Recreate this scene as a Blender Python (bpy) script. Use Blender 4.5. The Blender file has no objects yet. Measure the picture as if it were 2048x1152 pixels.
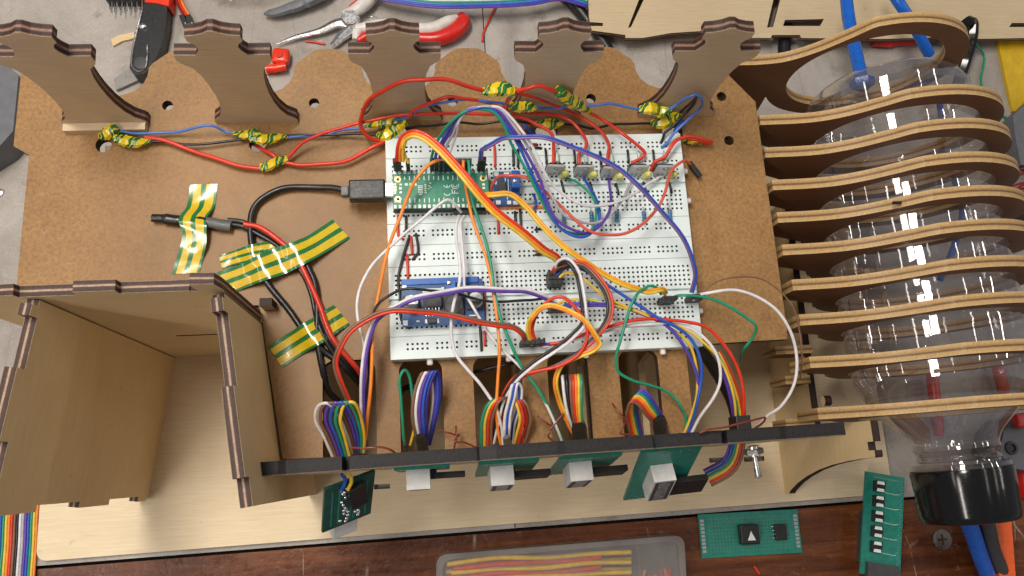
import bpy, bmesh, math, random
import numpy as np
from mathutils import Vector, Matrix
from mathutils.geometry import tessellate_polygon

random.seed(7)
SC = bpy.context.scene
COL = SC.collection

# ------------------------------------------------------------------ camera (all lengths below in mm, origin = breadboard top centre)
ZO = 124.0                       # height of the breadboard top above the bench
CAM_E = (0.22203236555251793, -0.08669206503927492, -0.05683985518782789)
CAM_P = np.array([-59.601166, -117.935758, 418.913120])
FPX = 1625.0
def _rot(e):
    a, b, c = e
    ca, sa, cb, sb, cc, sc = math.cos(a), math.sin(a), math.cos(b), math.sin(b), math.cos(c), math.sin(c)
    X = np.array([[1, 0, 0], [0, ca, -sa], [0, sa, ca]]); Y = np.array([[cb, 0, sb], [0, 1, 0], [-sb, 0, cb]])
    Z = np.array([[cc, -sc, 0], [sc, cc, 0], [0, 0, 1]])
    return Z @ Y @ X
CAM_R = _rot(CAM_E)
def ray(u, v):
    return CAM_R @ np.array([(u - 1024) / FPX, -(v - 576) / FPX, -1.0])
def P(u, v, z):
    """point of the horizontal plane at height z that is measured at (u, v) of the photograph"""
    d = ray(u, v)
    return CAM_P + d * ((z - CAM_P[2]) / d[2])
cam = bpy.data.cameras.new('camera'); cam.sensor_width = 36; cam.lens = FPX / 2048 * 36
cam.clip_start = 0.02; cam.clip_end = 50
camo = bpy.data.objects.new('camera', cam); COL.objects.link(camo)
camo.location = ((CAM_P + (0, 0, ZO)) * 0.001).tolist(); camo.rotation_euler = CAM_E
SC.camera = camo

# ------------------------------------------------------------------ world and lamps (ceiling tubes of a workshop and an added front fill)
W = bpy.data.worlds.new('World'); SC.world = W; W.use_nodes = True
W.node_tree.nodes['Background'].inputs[0].default_value = (0.93, 0.92, 1.0, 1)
W.node_tree.nodes['Background'].inputs[1].default_value = 0.17
def tube_or_fill_lamp(x, y, z, sx, sy, power, col=(1.0, 0.93, 0.84)):
    l = bpy.data.lights.new('tube_or_fill', 'AREA'); l.shape = 'RECTANGLE'; l.size = sx; l.size_y = sy
    l.energy = power; l.color = col
    o = bpy.data.objects.new('tube_or_fill', l); COL.objects.link(o); o.location = (x, y, z)
    return o
tube_or_fill_lamp(-0.325, 0.24, 1.12, 0.21, 0.50, 10.0)
tube_or_fill_lamp(0.80, 0.30, 1.9, 0.035, 1.5, 2.0)
tube_or_fill_lamp(1.75, 0.30, 1.9, 0.035, 1.5, 3.2)
tube_or_fill_lamp(-2.1, 0.3, 1.9, 0.16, 1.5, 6)
tube_or_fill_lamp(2.9, 0.3, 1.9, 0.05, 1.5, 14)
tube_or_fill_lamp(-1.0, -0.65, 1.45, 0.16, 1.0, 11)  # added fill from the front left, brightens the uprights
VS = SC.view_settings
VS.view_transform = 'Standard'; VS.look = 'None'; VS.gamma = 1; VS.exposure = 0.06; VS.use_curve_mapping = False
try:
    SC.cycles.transparent_max_bounces = 40; SC.cycles.max_bounces = 12; SC.cycles.transmission_bounces = 12
except Exception:
    pass

# ------------------------------------------------------------------ materials
MATS = {}
def new_mat(name, base=(0.5, 0.5, 0.5), rough=0.5, metal=0.0, spec=0.5):
    m = bpy.data.materials.new(name); m.use_nodes = True
    nt = m.node_tree; b = nt.nodes['Principled BSDF']
    b.inputs['Base Color'].default_value = (*base, 1); b.inputs['Roughness'].default_value = rough
    b.inputs['Metallic'].default_value = metal; b.inputs['Specular IOR Level'].default_value = spec
    MATS[name] = m
    return m, nt, b
def nd(nt, t, **kw):
    n = nt.nodes.new(t)
    for k, v in kw.items():
        if k in n.inputs.keys():
            n.inputs[k].default_value = v
        else:
            setattr(n, k, v)
    return n
def ramp(nt, fac, stops, interp='LINEAR'):
    r = nt.nodes.new('ShaderNodeValToRGB'); r.color_ramp.interpolation = interp
    e = r.color_ramp.elements
    while len(e) < len(stops): e.new(0.5)
    for i, (p, c) in enumerate(stops):
        e[i].position = p; e[i].color = (*c, 1) if len(c) == 3 else c
    nt.links.new(fac, r.inputs[0])
    return r.outputs[0]
def coords(nt, kind, scale=(1, 1, 1), rot=(0, 0, 0)):
    tc = nt.nodes.new('ShaderNodeTexCoord'); mp = nt.nodes.new('ShaderNodeMapping')
    mp.inputs['Scale'].default_value = scale; mp.inputs['Rotation'].default_value = rot
    nt.links.new(tc.outputs[kind], mp.inputs[0])
    return mp.outputs[0]
def noise(nt, vec, scale, detail=4, rough=0.55, dist=0.0):
    n = nd(nt, 'ShaderNodeTexNoise'); n.inputs['Scale'].default_value = scale; n.inputs['Detail'].default_value = detail
    n.inputs['Roughness'].default_value = rough; n.inputs['Distortion'].default_value = dist
    nt.links.new(vec, n.inputs['Vector'])
    return n.outputs['Fac']
def mixc(nt, fac, a, b, blend='MIX'):
    n = nt.nodes.new('ShaderNodeMix'); n.data_type = 'RGBA'; n.blend_type = blend
    for i, x in ((0, fac), (6, a), (7, b)):
        if hasattr(x, 'is_output'): nt.links.new(x, n.inputs[i])
        else: n.inputs[i].default_value = x if i == 0 else (*x, 1)
    return n.outputs[2]
def bump(nt, b, h, strength, dist=0.0002):
    n = nt.nodes.new('ShaderNodeBump'); n.inputs['Strength'].default_value = strength; n.inputs['Distance'].default_value = dist
    nt.links.new(h, n.inputs['Height']); nt.links.new(n.outputs[0], b.inputs['Normal'])
def math_(nt, op, a, b=None):
    n = nt.nodes.new('ShaderNodeMath'); n.operation = op
    for i, x in ((0, a), (1, b)):
        if x is None: continue
        if hasattr(x, 'is_output'): nt.links.new(x, n.inputs[i])
        else: n.inputs[i].default_value = x
    return n.outputs[0]
def plastic(name, col, rough=0.38, var=0.12, spec=0.5):
    if name in MATS: return MATS[name]
    m, nt, b = new_mat(name, col, rough, 0, spec)
    v = coords(nt, 'Object')
    n = noise(nt, v, 180, 3)
    c = ramp(nt, n, [(0.3, tuple(x * (1 - var) for x in col)), (0.7, tuple(min(1, x * (1 + var)) for x in col))])
    nt.links.new(c, b.inputs['Base Color'])
    n2 = noise(nt, v, 700, 3)
    r = ramp(nt, n2, [(0.3, (rough * 0.8,) * 3), (0.7, (min(1, rough * 1.25),) * 3)])
    nt.links.new(r, b.inputs['Roughness'])
    return m
def metal(name, col, rough=0.3):
    if name in MATS: return MATS[name]
    m, nt, b = new_mat(name, col, rough, 1.0)
    n = noise(nt, coords(nt, 'Object'), 500, 3)
    r = ramp(nt, n, [(0.3, (rough * 0.7,) * 3), (0.7, (min(1, rough * 1.4),) * 3)])
    nt.links.new(r, b.inputs['Roughness'])
    return m
WC = dict(red=(0.64, 0.038, 0.014), darkred=(0.25, 0.014, 0.012), orange=(0.82, 0.24, 0.03), amber=(0.85, 0.36, 0.02), yellow=(0.74, 0.50, 0.05), green=(0.012, 0.27, 0.15),
          blue=(0.022, 0.085, 0.45), lightblue=(0.07, 0.18, 0.55), purple=(0.11, 0.045, 0.34), mauve=(0.20, 0.11, 0.28), white=(0.70, 0.68, 0.70),
          grey=(0.42, 0.40, 0.43), black=(0.012, 0.012, 0.013), brown=(0.20, 0.10, 0.06), navy=(0.025, 0.02, 0.2), copper=(0.19, 0.03, 0.02),
          salmon=(0.62, 0.10, 0.06))
def wire_mat(c): return plastic('wire_' + c, WC[c], 0.36)

def make_mdf():
    m, nt, b = new_mat('mdf', rough=0.5, spec=0.36)
    v = coords(nt, 'Object')
    big = noise(nt, v, 9, 3); fine = noise(nt, v, 520, 5, 0.7); mid = noise(nt, v, 95, 4, 0.6, 0.6)
    c1 = ramp(nt, big, [(0.3, (0.25, 0.132, 0.046)), (0.72, (0.325, 0.182, 0.068))])
    c2 = mixc(nt, 0.42, c1, ramp(nt, fine, [(0.30, (0.15, 0.085, 0.045)), (0.5, (0.5, 0.5, 0.5)), (0.72, (0.92, 0.86, 0.75))]), 'OVERLAY')
    c3 = mixc(nt, 0.22, c2, ramp(nt, mid, [(0.3, (0.3, 0.28, 0.26)), (0.7, (0.66, 0.66, 0.66))]), 'OVERLAY')
    vo = coords(nt, 'Object', (1, 3.2, 1), (0, 0, 0.7))
    w = nd(nt, 'ShaderNodeTexVoronoi'); w.feature = 'DISTANCE_TO_EDGE'; w.inputs['Scale'].default_value = 85
    nt.links.new(vo, w.inputs['Vector'])
    fl = ramp(nt, w.outputs['Distance'], [(0.0, (1, 1, 1)), (0.018, (0, 0, 0))])
    msk = ramp(nt, noise(nt, v, 45, 2), [(0.6, (0, 0, 0)), (0.68, (1, 1, 1))])
    fac = math_(nt, 'MULTIPLY', math_(nt, 'MULTIPLY', fl, msk), 0.22)
    c4 = mixc(nt, fac, c3, (0.72, 0.54, 0.33))
    nt.links.new(c4, b.inputs['Base Color'])
    nt.links.new(ramp(nt, fine, [(0.3, (0.38,) * 3), (0.7, (0.55,) * 3)]), b.inputs['Roughness'])
    bump(nt, b, fine, 0.2, 0.0001)
make_mdf()
new_mat('mdf_edge', (0.055, 0.03, 0.018), 0.8)
def make_ply(name, ca, cb, cdark, grain=1.0, smoke=0.0):
    m, nt, b = new_mat(name, rough=0.55, spec=0.35)
    v = coords(nt, 'UV', (0.012, 0.25 * grain, 1)); v0 = coords(nt, 'UV', (0.02, 0.02, 1))
    g = noise(nt, v, 3.2, 6, 0.62, 0.5); f = noise(nt, coords(nt, 'UV', (0.05, 1.6, 1)), 1.5, 5, 0.7)
    c = ramp(nt, g, [(0.28, ca), (0.7, cb)])
    c = mixc(nt, 0.25, c, ramp(nt, f, [(0.3, (0.25, 0.23, 0.2)), (0.7, (0.75, 0.75, 0.72))]), 'OVERLAY')
    s = ramp(nt, noise(nt, v0, 1.1, 4, 0.6), [(0.40, (0, 0, 0)), (0.75, (1, 1, 1))])
    c = mixc(nt, math_(nt, 'MULTIPLY', s, 0.35 + smoke), c, cdark)
    k = ramp(nt, noise(nt, coords(nt, 'UV', (0.09, 0.09, 1)), 1.0, 2), [(0.70, (0, 0, 0)), (0.76, (1, 1, 1))])
    c = mixc(nt, math_(nt, 'MULTIPLY', k, 0.25), c, (0.18, 0.1, 0.05))
    nt.links.new(c, b.inputs['Base Color'])
    bump(nt, b, f, 0.15, 0.0001)
make_ply('ply_pale', (0.70, 0.56, 0.37), (0.80, 0.68, 0.48), (0.58, 0.45, 0.30))
make_ply('ply_panel', (0.54, 0.42, 0.26), (0.62, 0.50, 0.33), (0.46, 0.35, 0.21))
make_ply('ply_tan', (0.66, 0.49, 0.26), (0.76, 0.585, 0.335), (0.53, 0.38, 0.195), 1.3, 0.0)
make_ply('ply_smoked', (0.58, 0.44, 0.285), (0.68, 0.535, 0.365), (0.40, 0.29, 0.19), 1.2, 0.15)
make_ply('ring_face', (0.20, 0.085, 0.034), (0.255, 0.115, 0.05), (0.15, 0.062, 0.026), 0.8)  # ring faces turned from the lamps: their shade is put into this brown
def make_edge(name, stops, rough=0.6, var=0.5):
    """laser-cut ply edge: veneer layers across the thickness (UV v from 0 to 1)"""
    m, nt, b = new_mat(name, rough=rough, spec=0.35)
    tc = nt.nodes.new('ShaderNodeTexCoord'); sp = nt.nodes.new('ShaderNodeSeparateXYZ'); nt.links.new(tc.outputs['UV'], sp.inputs[0])
    n = noise(nt, coords(nt, 'UV', (0.12, 1.5, 1)), 1.4, 4, 0.7)
    v = math_(nt, 'ADD', sp.outputs[1], math_(nt, 'MULTIPLY', math_(nt, 'SUBTRACT', n, 0.5), 0.10))
    c = ramp(nt, v, stops)
    f = noise(nt, coords(nt, 'UV', (0.9, 3.0, 1)), 1.0, 4, 0.7)
    c = mixc(nt, var, c, ramp(nt, f, [(0.28, (0.12, 0.11, 0.1)), (0.5, (0.5, 0.5, 0.5)), (0.75, (0.8, 0.79, 0.77))]), 'OVERLAY')
    nt.links.new(c, b.inputs['Base Color']); bump(nt, b, f, 0.3, 0.0002)
dk, lt = (0.045, 0.022, 0.016), (0.40, 0.27, 0.19)
make_edge('ply_edge', [(0.0, (0.33, 0.23, 0.15)), (0.06, dk), (0.36, (0.075, 0.04, 0.03)), (0.43, lt), (0.54, lt), (0.6, (0.07, 0.035, 0.026)), (0.94, dk), (1.0, (0.35, 0.25, 0.16))])
make_edge('panel_edge', [(0.0, (0.10, 0.06, 0.04)), (0.12, (0.035, 0.016, 0.012)), (0.34, (0.05, 0.025, 0.018)), (0.45, (0.27, 0.16, 0.11)), (0.55, (0.22, 0.13, 0.09)), (0.64, (0.045, 0.02, 0.016)), (0.88, (0.04, 0.018, 0.013)), (0.95, (0.26, 0.17, 0.11)), (1.0, (0.30, 0.2, 0.13))])
make_edge('burnt_edge', [(0.0, (0.018, 0.009, 0.007)), (0.5, (0.035, 0.017, 0.012)), (1.0, (0.018, 0.009, 0.007))])
ta, tb = (0.55, 0.365, 0.165), (0.36, 0.21, 0.08)
make_edge('ring_edge', [(0.0, ta), (0.2, (0.49, 0.315, 0.135)), (0.4, tb), (0.47, (0.14, 0.075, 0.03)), (0.56, (0.2, 0.115, 0.05)), (0.64, (0.47, 0.30, 0.125)), (1.0, ta)], 0.5, 0.4)
make_edge('black_edge', [(0.0, (0.013, 0.012, 0.013)), (0.5, (0.017, 0.0155, 0.016)), (0.93, (0.013, 0.012, 0.012)), (0.96, (0.10, 0.07, 0.06)), (1.0, (0.16, 0.12, 0.1))], 0.6, 0.9)
def make_bench():
    m, nt, b = new_mat('bench_grey', rough=0.5, spec=0.4)
    v = coords(nt, 'Object')
    big = noise(nt, v, 14, 6, 0.65, 0.8); sp = noise(nt, v, 60, 6, 0.7); fine = noise(nt, v, 800, 3)
    c = ramp(nt, big, [(0.3, (0.27, 0.235, 0.205)), (0.5, (0.37, 0.335, 0.30)), (0.68, (0.46, 0.425, 0.39))])
    c = mixc(nt, 0.4, c, ramp(nt, fine, [(0.3, (0.36,) * 3), (0.7, (0.62,) * 3)]), 'OVERLAY')
    st = ramp(nt, sp, [(0.58, (0, 0, 0)), (0.70, (1, 1, 1))])
    c = mixc(nt, math_(nt, 'MULTIPLY', st, 0.55), c, (0.16, 0.13, 0.11))
    w = nd(nt, 'ShaderNodeTexVoronoi'); w.feature = 'DISTANCE_TO_EDGE'; w.inputs['Scale'].default_value = 10
    nt.links.new(coords(nt, 'Object', (1, 0.25, 1), (0, 0, 0.5)), w.inputs['Vector'])
    sc = ramp(nt, w.outputs['Distance'], [(0.0, (1, 1, 1)), (0.006, (0, 0, 0))])
    c = mixc(nt, math_(nt, 'MULTIPLY', sc, 0.35), c, (0.18, 0.16, 0.15))
    nt.links.new(c, b.inputs['Base Color']); bump(nt, b, sp, 0.1, 0.0003)
make_bench()
def make_benchwood():
    m, nt, b = new_mat('bench_wood', rough=0.33, spec=0.3)
    v = coords(nt, 'Object', (2.2, 26, 10))
    g = noise(nt, v, 3, 8, 0.65, 1.2); g2 = noise(nt, coords(nt, 'Object', (6, 90, 20)), 4, 6, 0.7, 0.4)
    c = ramp(nt, g, [(0.28, (0.05, 0.014, 0.005)), (0.5, (0.12, 0.036, 0.012)), (0.72, (0.21, 0.07, 0.024))])
    c = mixc(nt, 0.55, c, ramp(nt, g2, [(0.3, (0.2, 0.18, 0.17)), (0.7, (0.72, 0.7, 0.68))]), 'OVERLAY')
    w = nd(nt, 'ShaderNodeTexVoronoi'); w.feature = 'DISTANCE_TO_EDGE'; w.inputs['Scale'].default_value = 26
    nt.links.new(coords(nt, 'Object', (1, 0.35, 1), (0, 0, 0.35)), w.inputs['Vector'])
    sc = ramp(nt, w.outputs['Distance'], [(0.0, (1, 1, 1)), (0.012, (0, 0, 0))])
    msk = ramp(nt, noise(nt, coords(nt, 'Object'), 28, 4, 0.7), [(0.55, (0, 0, 0)), (0.66, (1, 1, 1))])
    c = mixc(nt, math_(nt, 'MULTIPLY', math_(nt, 'MULTIPLY', sc, msk), 0.75), c, (0.46, 0.36, 0.28))
    wear = ramp(nt, noise(nt, coords(nt, 'Object', (1, 1.6, 1)), 150, 5, 0.75), [(0.60, (0, 0, 0)), (0.68, (1, 1, 1))])
    c = mixc(nt, math_(nt, 'MULTIPLY', wear, 0.3), c, (0.33, 0.22, 0.16))
    nt.links.new(c, b.inputs['Base Color'])
    h = noise(nt, coords(nt, 'Object'), 130, 5, 0.65)
    nt.links.new(ramp(nt, h, [(0.35, (0.2,) * 3), (0.7, (0.5,) * 3)]), b.inputs['Roughness'])
    bump(nt, b, h, 0.55, 0.0008)
make_benchwood()
def make_board_white():
    m, nt, b = new_mat('board_white', (0.74, 0.79, 0.79), 0.42, 0, 0.4)
    n = noise(nt, coords(nt, 'Object'), 25, 4)
    nt.links.new(ramp(nt, n, [(0.3, (0.66, 0.745, 0.745)), (0.7, (0.71, 0.79, 0.785))]), b.inputs['Base Color'])
make_board_white()
new_mat('hole_shade', (0.03, 0.03, 0.03), 0.7)  # shade inside the holes, put into their wall and floor colour
def make_tape(name, helix):
    m, nt, b = new_mat(name, rough=0.26, spec=0.55)
    tc = nt.nodes.new('ShaderNodeTexCoord'); sp = nt.nodes.new('ShaderNodeSeparateXYZ'); nt.links.new(tc.outputs['UV'], sp.inputs[0])
    if helix:   # UV u = turn, v = mm along the bundle: a striped tape wound round it, with overlapping turns
        w = noise(nt, coords(nt, 'Object'), 160, 2)
        f = math_(nt, 'ADD', math_(nt, 'ADD', math_(nt, 'MULTIPLY', sp.outputs[1], 0.115), sp.outputs[0]), math_(nt, 'MULTIPLY', w, 0.9))
        f = math_(nt, 'FRACT', f)
        c = ramp(nt, f, [(0.0, (0.78, 0.57, 0.012)), (0.46, (0.012, 0.17, 0.03)), (0.64, (0.74, 0.56, 0.02)), (0.72, (0.012, 0.15, 0.03)), (0.97, (0.60, 0.55, 0.05))], 'CONSTANT')
    else:
        v = sp.outputs[1]; g, y = (0.012, 0.16, 0.035), (0.68, 0.47, 0.012)
        c = ramp(nt, v, [(0.0, g), (0.15, y), (0.42, g), (0.60, y), (0.90, g)], 'CONSTANT')
    n = noise(nt, coords(nt, 'Object'), 300, 4, 0.7)
    c = mixc(nt, 0.18, c, ramp(nt, n, [(0.3, (0.2,) * 3), (0.7, (0.75,) * 3)]), 'OVERLAY')
    nt.links.new(c, b.inputs['Base Color']); bump(nt, b, n, 0.25 if helix else 0.12, 0.0003)
    b.inputs['Coat Weight'].default_value = 0.15 if helix else 1.0; b.inputs['Coat Roughness'].default_value = 0.2 if helix else 0.09
make_tape('tape_flat', False); make_tape('tape_wound', True)
def make_clear(name, tint, gloss=0.03, base=0.04, grazing=0.55, film=0.02):
    """thin clear plastic wall: transparent, with a facing-dependent gloss of its own surface"""
    m = bpy.data.materials.new(name); m.use_nodes = True; nt = m.node_tree; nt.nodes.clear()
    out = nt.nodes.new('ShaderNodeOutputMaterial'); t = nt.nodes.new('ShaderNodeBsdfTransparent'); g = nt.nodes.new('ShaderNodeBsdfGlossy')
    t.inputs[0].default_value = (*tint, 1); g.inputs['Roughness'].default_value = gloss; g.inputs[0].default_value = (0.9, 0.9, 0.92, 1)
    lw = nt.nodes.new('ShaderNodeLayerWeight'); lw.inputs[0].default_value = 0.45
    n = noise(nt, coords(nt, 'Object'), 28, 4, 0.6, 0.8)
    bp = nt.nodes.new('ShaderNodeBump'); bp.inputs['Strength'].default_value = 0.10; bp.inputs['Distance'].default_value = 0.002
    nt.links.new(n, bp.inputs['Height']); nt.links.new(bp.outputs[0], g.inputs['Normal']); nt.links.new(bp.outputs[0], lw.inputs['Normal'])
    f = math_(nt, 'ADD', math_(nt, 'MULTIPLY', lw.outputs['Facing'], grazing), base)
    mx = nt.nodes.new('ShaderNodeMixShader'); nt.links.new(f, mx.inputs[0]); nt.links.new(t.outputs[0], mx.inputs[1]); nt.links.new(g.outputs[0], mx.inputs[2])
    df = nt.nodes.new('ShaderNodeBsdfDiffuse'); df.inputs[0].default_value = (0.7, 0.68, 0.67, 1); m2 = nt.nodes.new('ShaderNodeMixShader')
    dirt = noise(nt, coords(nt, 'Object', (1, 0.4, 1)), 60, 6, 0.75, 1.5)
    scr = nd(nt, 'ShaderNodeTexVoronoi'); scr.feature = 'DISTANCE_TO_EDGE'; scr.inputs['Scale'].default_value = 45; nt.links.new(coords(nt, 'Object', (1, 0.3, 1), (0.2, 0, 0.5)), scr.inputs['Vector'])
    sl = ramp(nt, scr.outputs['Distance'], [(0, (1, 1, 1)), (0.012, (0, 0, 0))])
    sm = math_(nt, 'MULTIPLY', sl, ramp(nt, dirt, [(0.52, (0, 0, 0)), (0.62, (1, 1, 1))]))
    fd = math_(nt, 'ADD', math_(nt, 'MULTIPLY', ramp(nt, dirt, [(0.35, (0.3,) * 3), (0.75, (1.6,) * 3)]), film), math_(nt, 'MULTIPLY', sm, film * 2.5))
    nt.links.new(fd, m2.inputs[0]); nt.links.new(mx.outputs[0], m2.inputs[1]); nt.links.new(df.outputs[0], m2.inputs[2])
    nt.links.new(m2.outputs[0], out.inputs[0]); MATS[name] = m
make_clear('clear_bottle', (0.92, 0.91, 0.91), 0.025, 0.10, 0.5, 0.013)
make_clear('clear_dome', (0.94, 0.93, 0.92), 0.05, 0.03, 0.4)
def make_frost():
    m, nt, b = new_mat('frosted_lid', (0.8, 0.78, 0.76), 0.35)
    out = nt.nodes['Material Output']; t = nt.nodes.new('ShaderNodeBsdfTransparent'); t.inputs[0].default_value = (0.86, 0.84, 0.83, 1)
    mx = nt.nodes.new('ShaderNodeMixShader')
    nt.links.new(ramp(nt, noise(nt, coords(nt, 'Object'), 40, 4), [(0.3, (0.08,) * 3), (0.7, (0.13,) * 3)]), mx.inputs[0])
    nt.links.new(t.outputs[0], mx.inputs[1]); nt.links.new(b.outputs[0], mx.inputs[2]); nt.links.new(mx.outputs[0], out.inputs[0])
make_frost()
def make_pcb(name, a, c2, rough=0.35):
    m, nt, b = new_mat(name, a, rough, 0, 0.5)
    w = nd(nt, 'ShaderNodeTexVoronoi'); w.inputs['Scale'].default_value = 260; w.distance = 'MANHATTAN'; nt.links.new(coords(nt, 'Object'), w.inputs['Vector'])
    nt.links.new(mixc(nt, math_(nt, 'MULTIPLY', w.outputs['Distance'], 0.8), a, c2), b.inputs['Base Color'])
make_pcb('pcb_green', (0.012, 0.17, 0.10), (0.025, 0.24, 0.15)); make_pcb('pcb_teal', (0.008, 0.16, 0.12), (0.015, 0.22, 0.165))
make_pcb('pcb_blue', (0.004, 0.045, 0.17), (0.010, 0.09, 0.28)); make_pcb('pcb_dark', (0.005, 0.05, 0.036), (0.008, 0.08, 0.06))
plastic('black_plastic', (0.012, 0.012, 0.013), 0.38); plastic('dupont', (0.010, 0.010, 0.011), 0.5)
plastic('silk', (0.72, 0.78, 0.74), 0.6); plastic('white_plastic', (0.62, 0.615, 0.60), 0.45); plastic('grey_plastic', (0.16, 0.16, 0.165), 0.5)
plastic('chip', (0.055, 0.055, 0.058), 0.55); plastic('resistor', (0.03, 0.22, 0.42), 0.35); plastic('led', (0.62, 0.62, 0.20), 0.25)
plastic('pot_blue', (0.015, 0.11, 0.45), 0.35); plastic('pad', (0.85, 0.80, 0.55), 0.3); plastic('tube_blue', (0.01, 0.12, 0.55), 0.25)
plastic('orange_plastic', (0.80, 0.11, 0.012), 0.4); plastic('red_plastic', (0.62, 0.02, 0.015), 0.3); plastic('red_orange', (0.80, 0.045, 0.012), 0.28)
plastic('handle_white', (0.66, 0.63, 0.58), 0.4); plastic('yellow_card', (0.62, 0.40, 0.01), 0.55); plastic('cap_black', (0.006, 0.006, 0.006), 0.14)
plastic('dark_grey', (0.05, 0.05, 0.052), 0.5); plastic('mid_grey', (0.13, 0.135, 0.15), 0.5); plastic('interior_dark', (0.60, 0.45, 0.28), 0.8)
plastic('dull_pad', (0.07, 0.22, 0.165), 0.4); plastic('nub', (0.72, 0.66, 0.66), 0.4); plastic('glass_diode', (0.42, 0.52, 0.48), 0.15); plastic('shrink', (0.014, 0.014, 0.015), 0.3)
plastic('dark_slot', (0.01, 0.007, 0.006), 0.8); plastic('marker_black', (0.03, 0.025, 0.025), 0.6); plastic('shrink_grey', (0.11, 0.115, 0.12), 0.45)
metal('steel', (0.72, 0.72, 0.72), 0.28); metal('solder', (0.75, 0.75, 0.76), 0.22); metal('tin', (0.5, 0.5, 0.51), 0.45); metal('screw_steel', (0.26, 0.25, 0.23), 0.45)
metal('gold', (0.8, 0.62, 0.3), 0.3)
def make_tab():
    m, nt, b = new_mat('tab_tin', (0.50, 0.50, 0.50), 0.45, 0.7)
make_tab()
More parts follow.
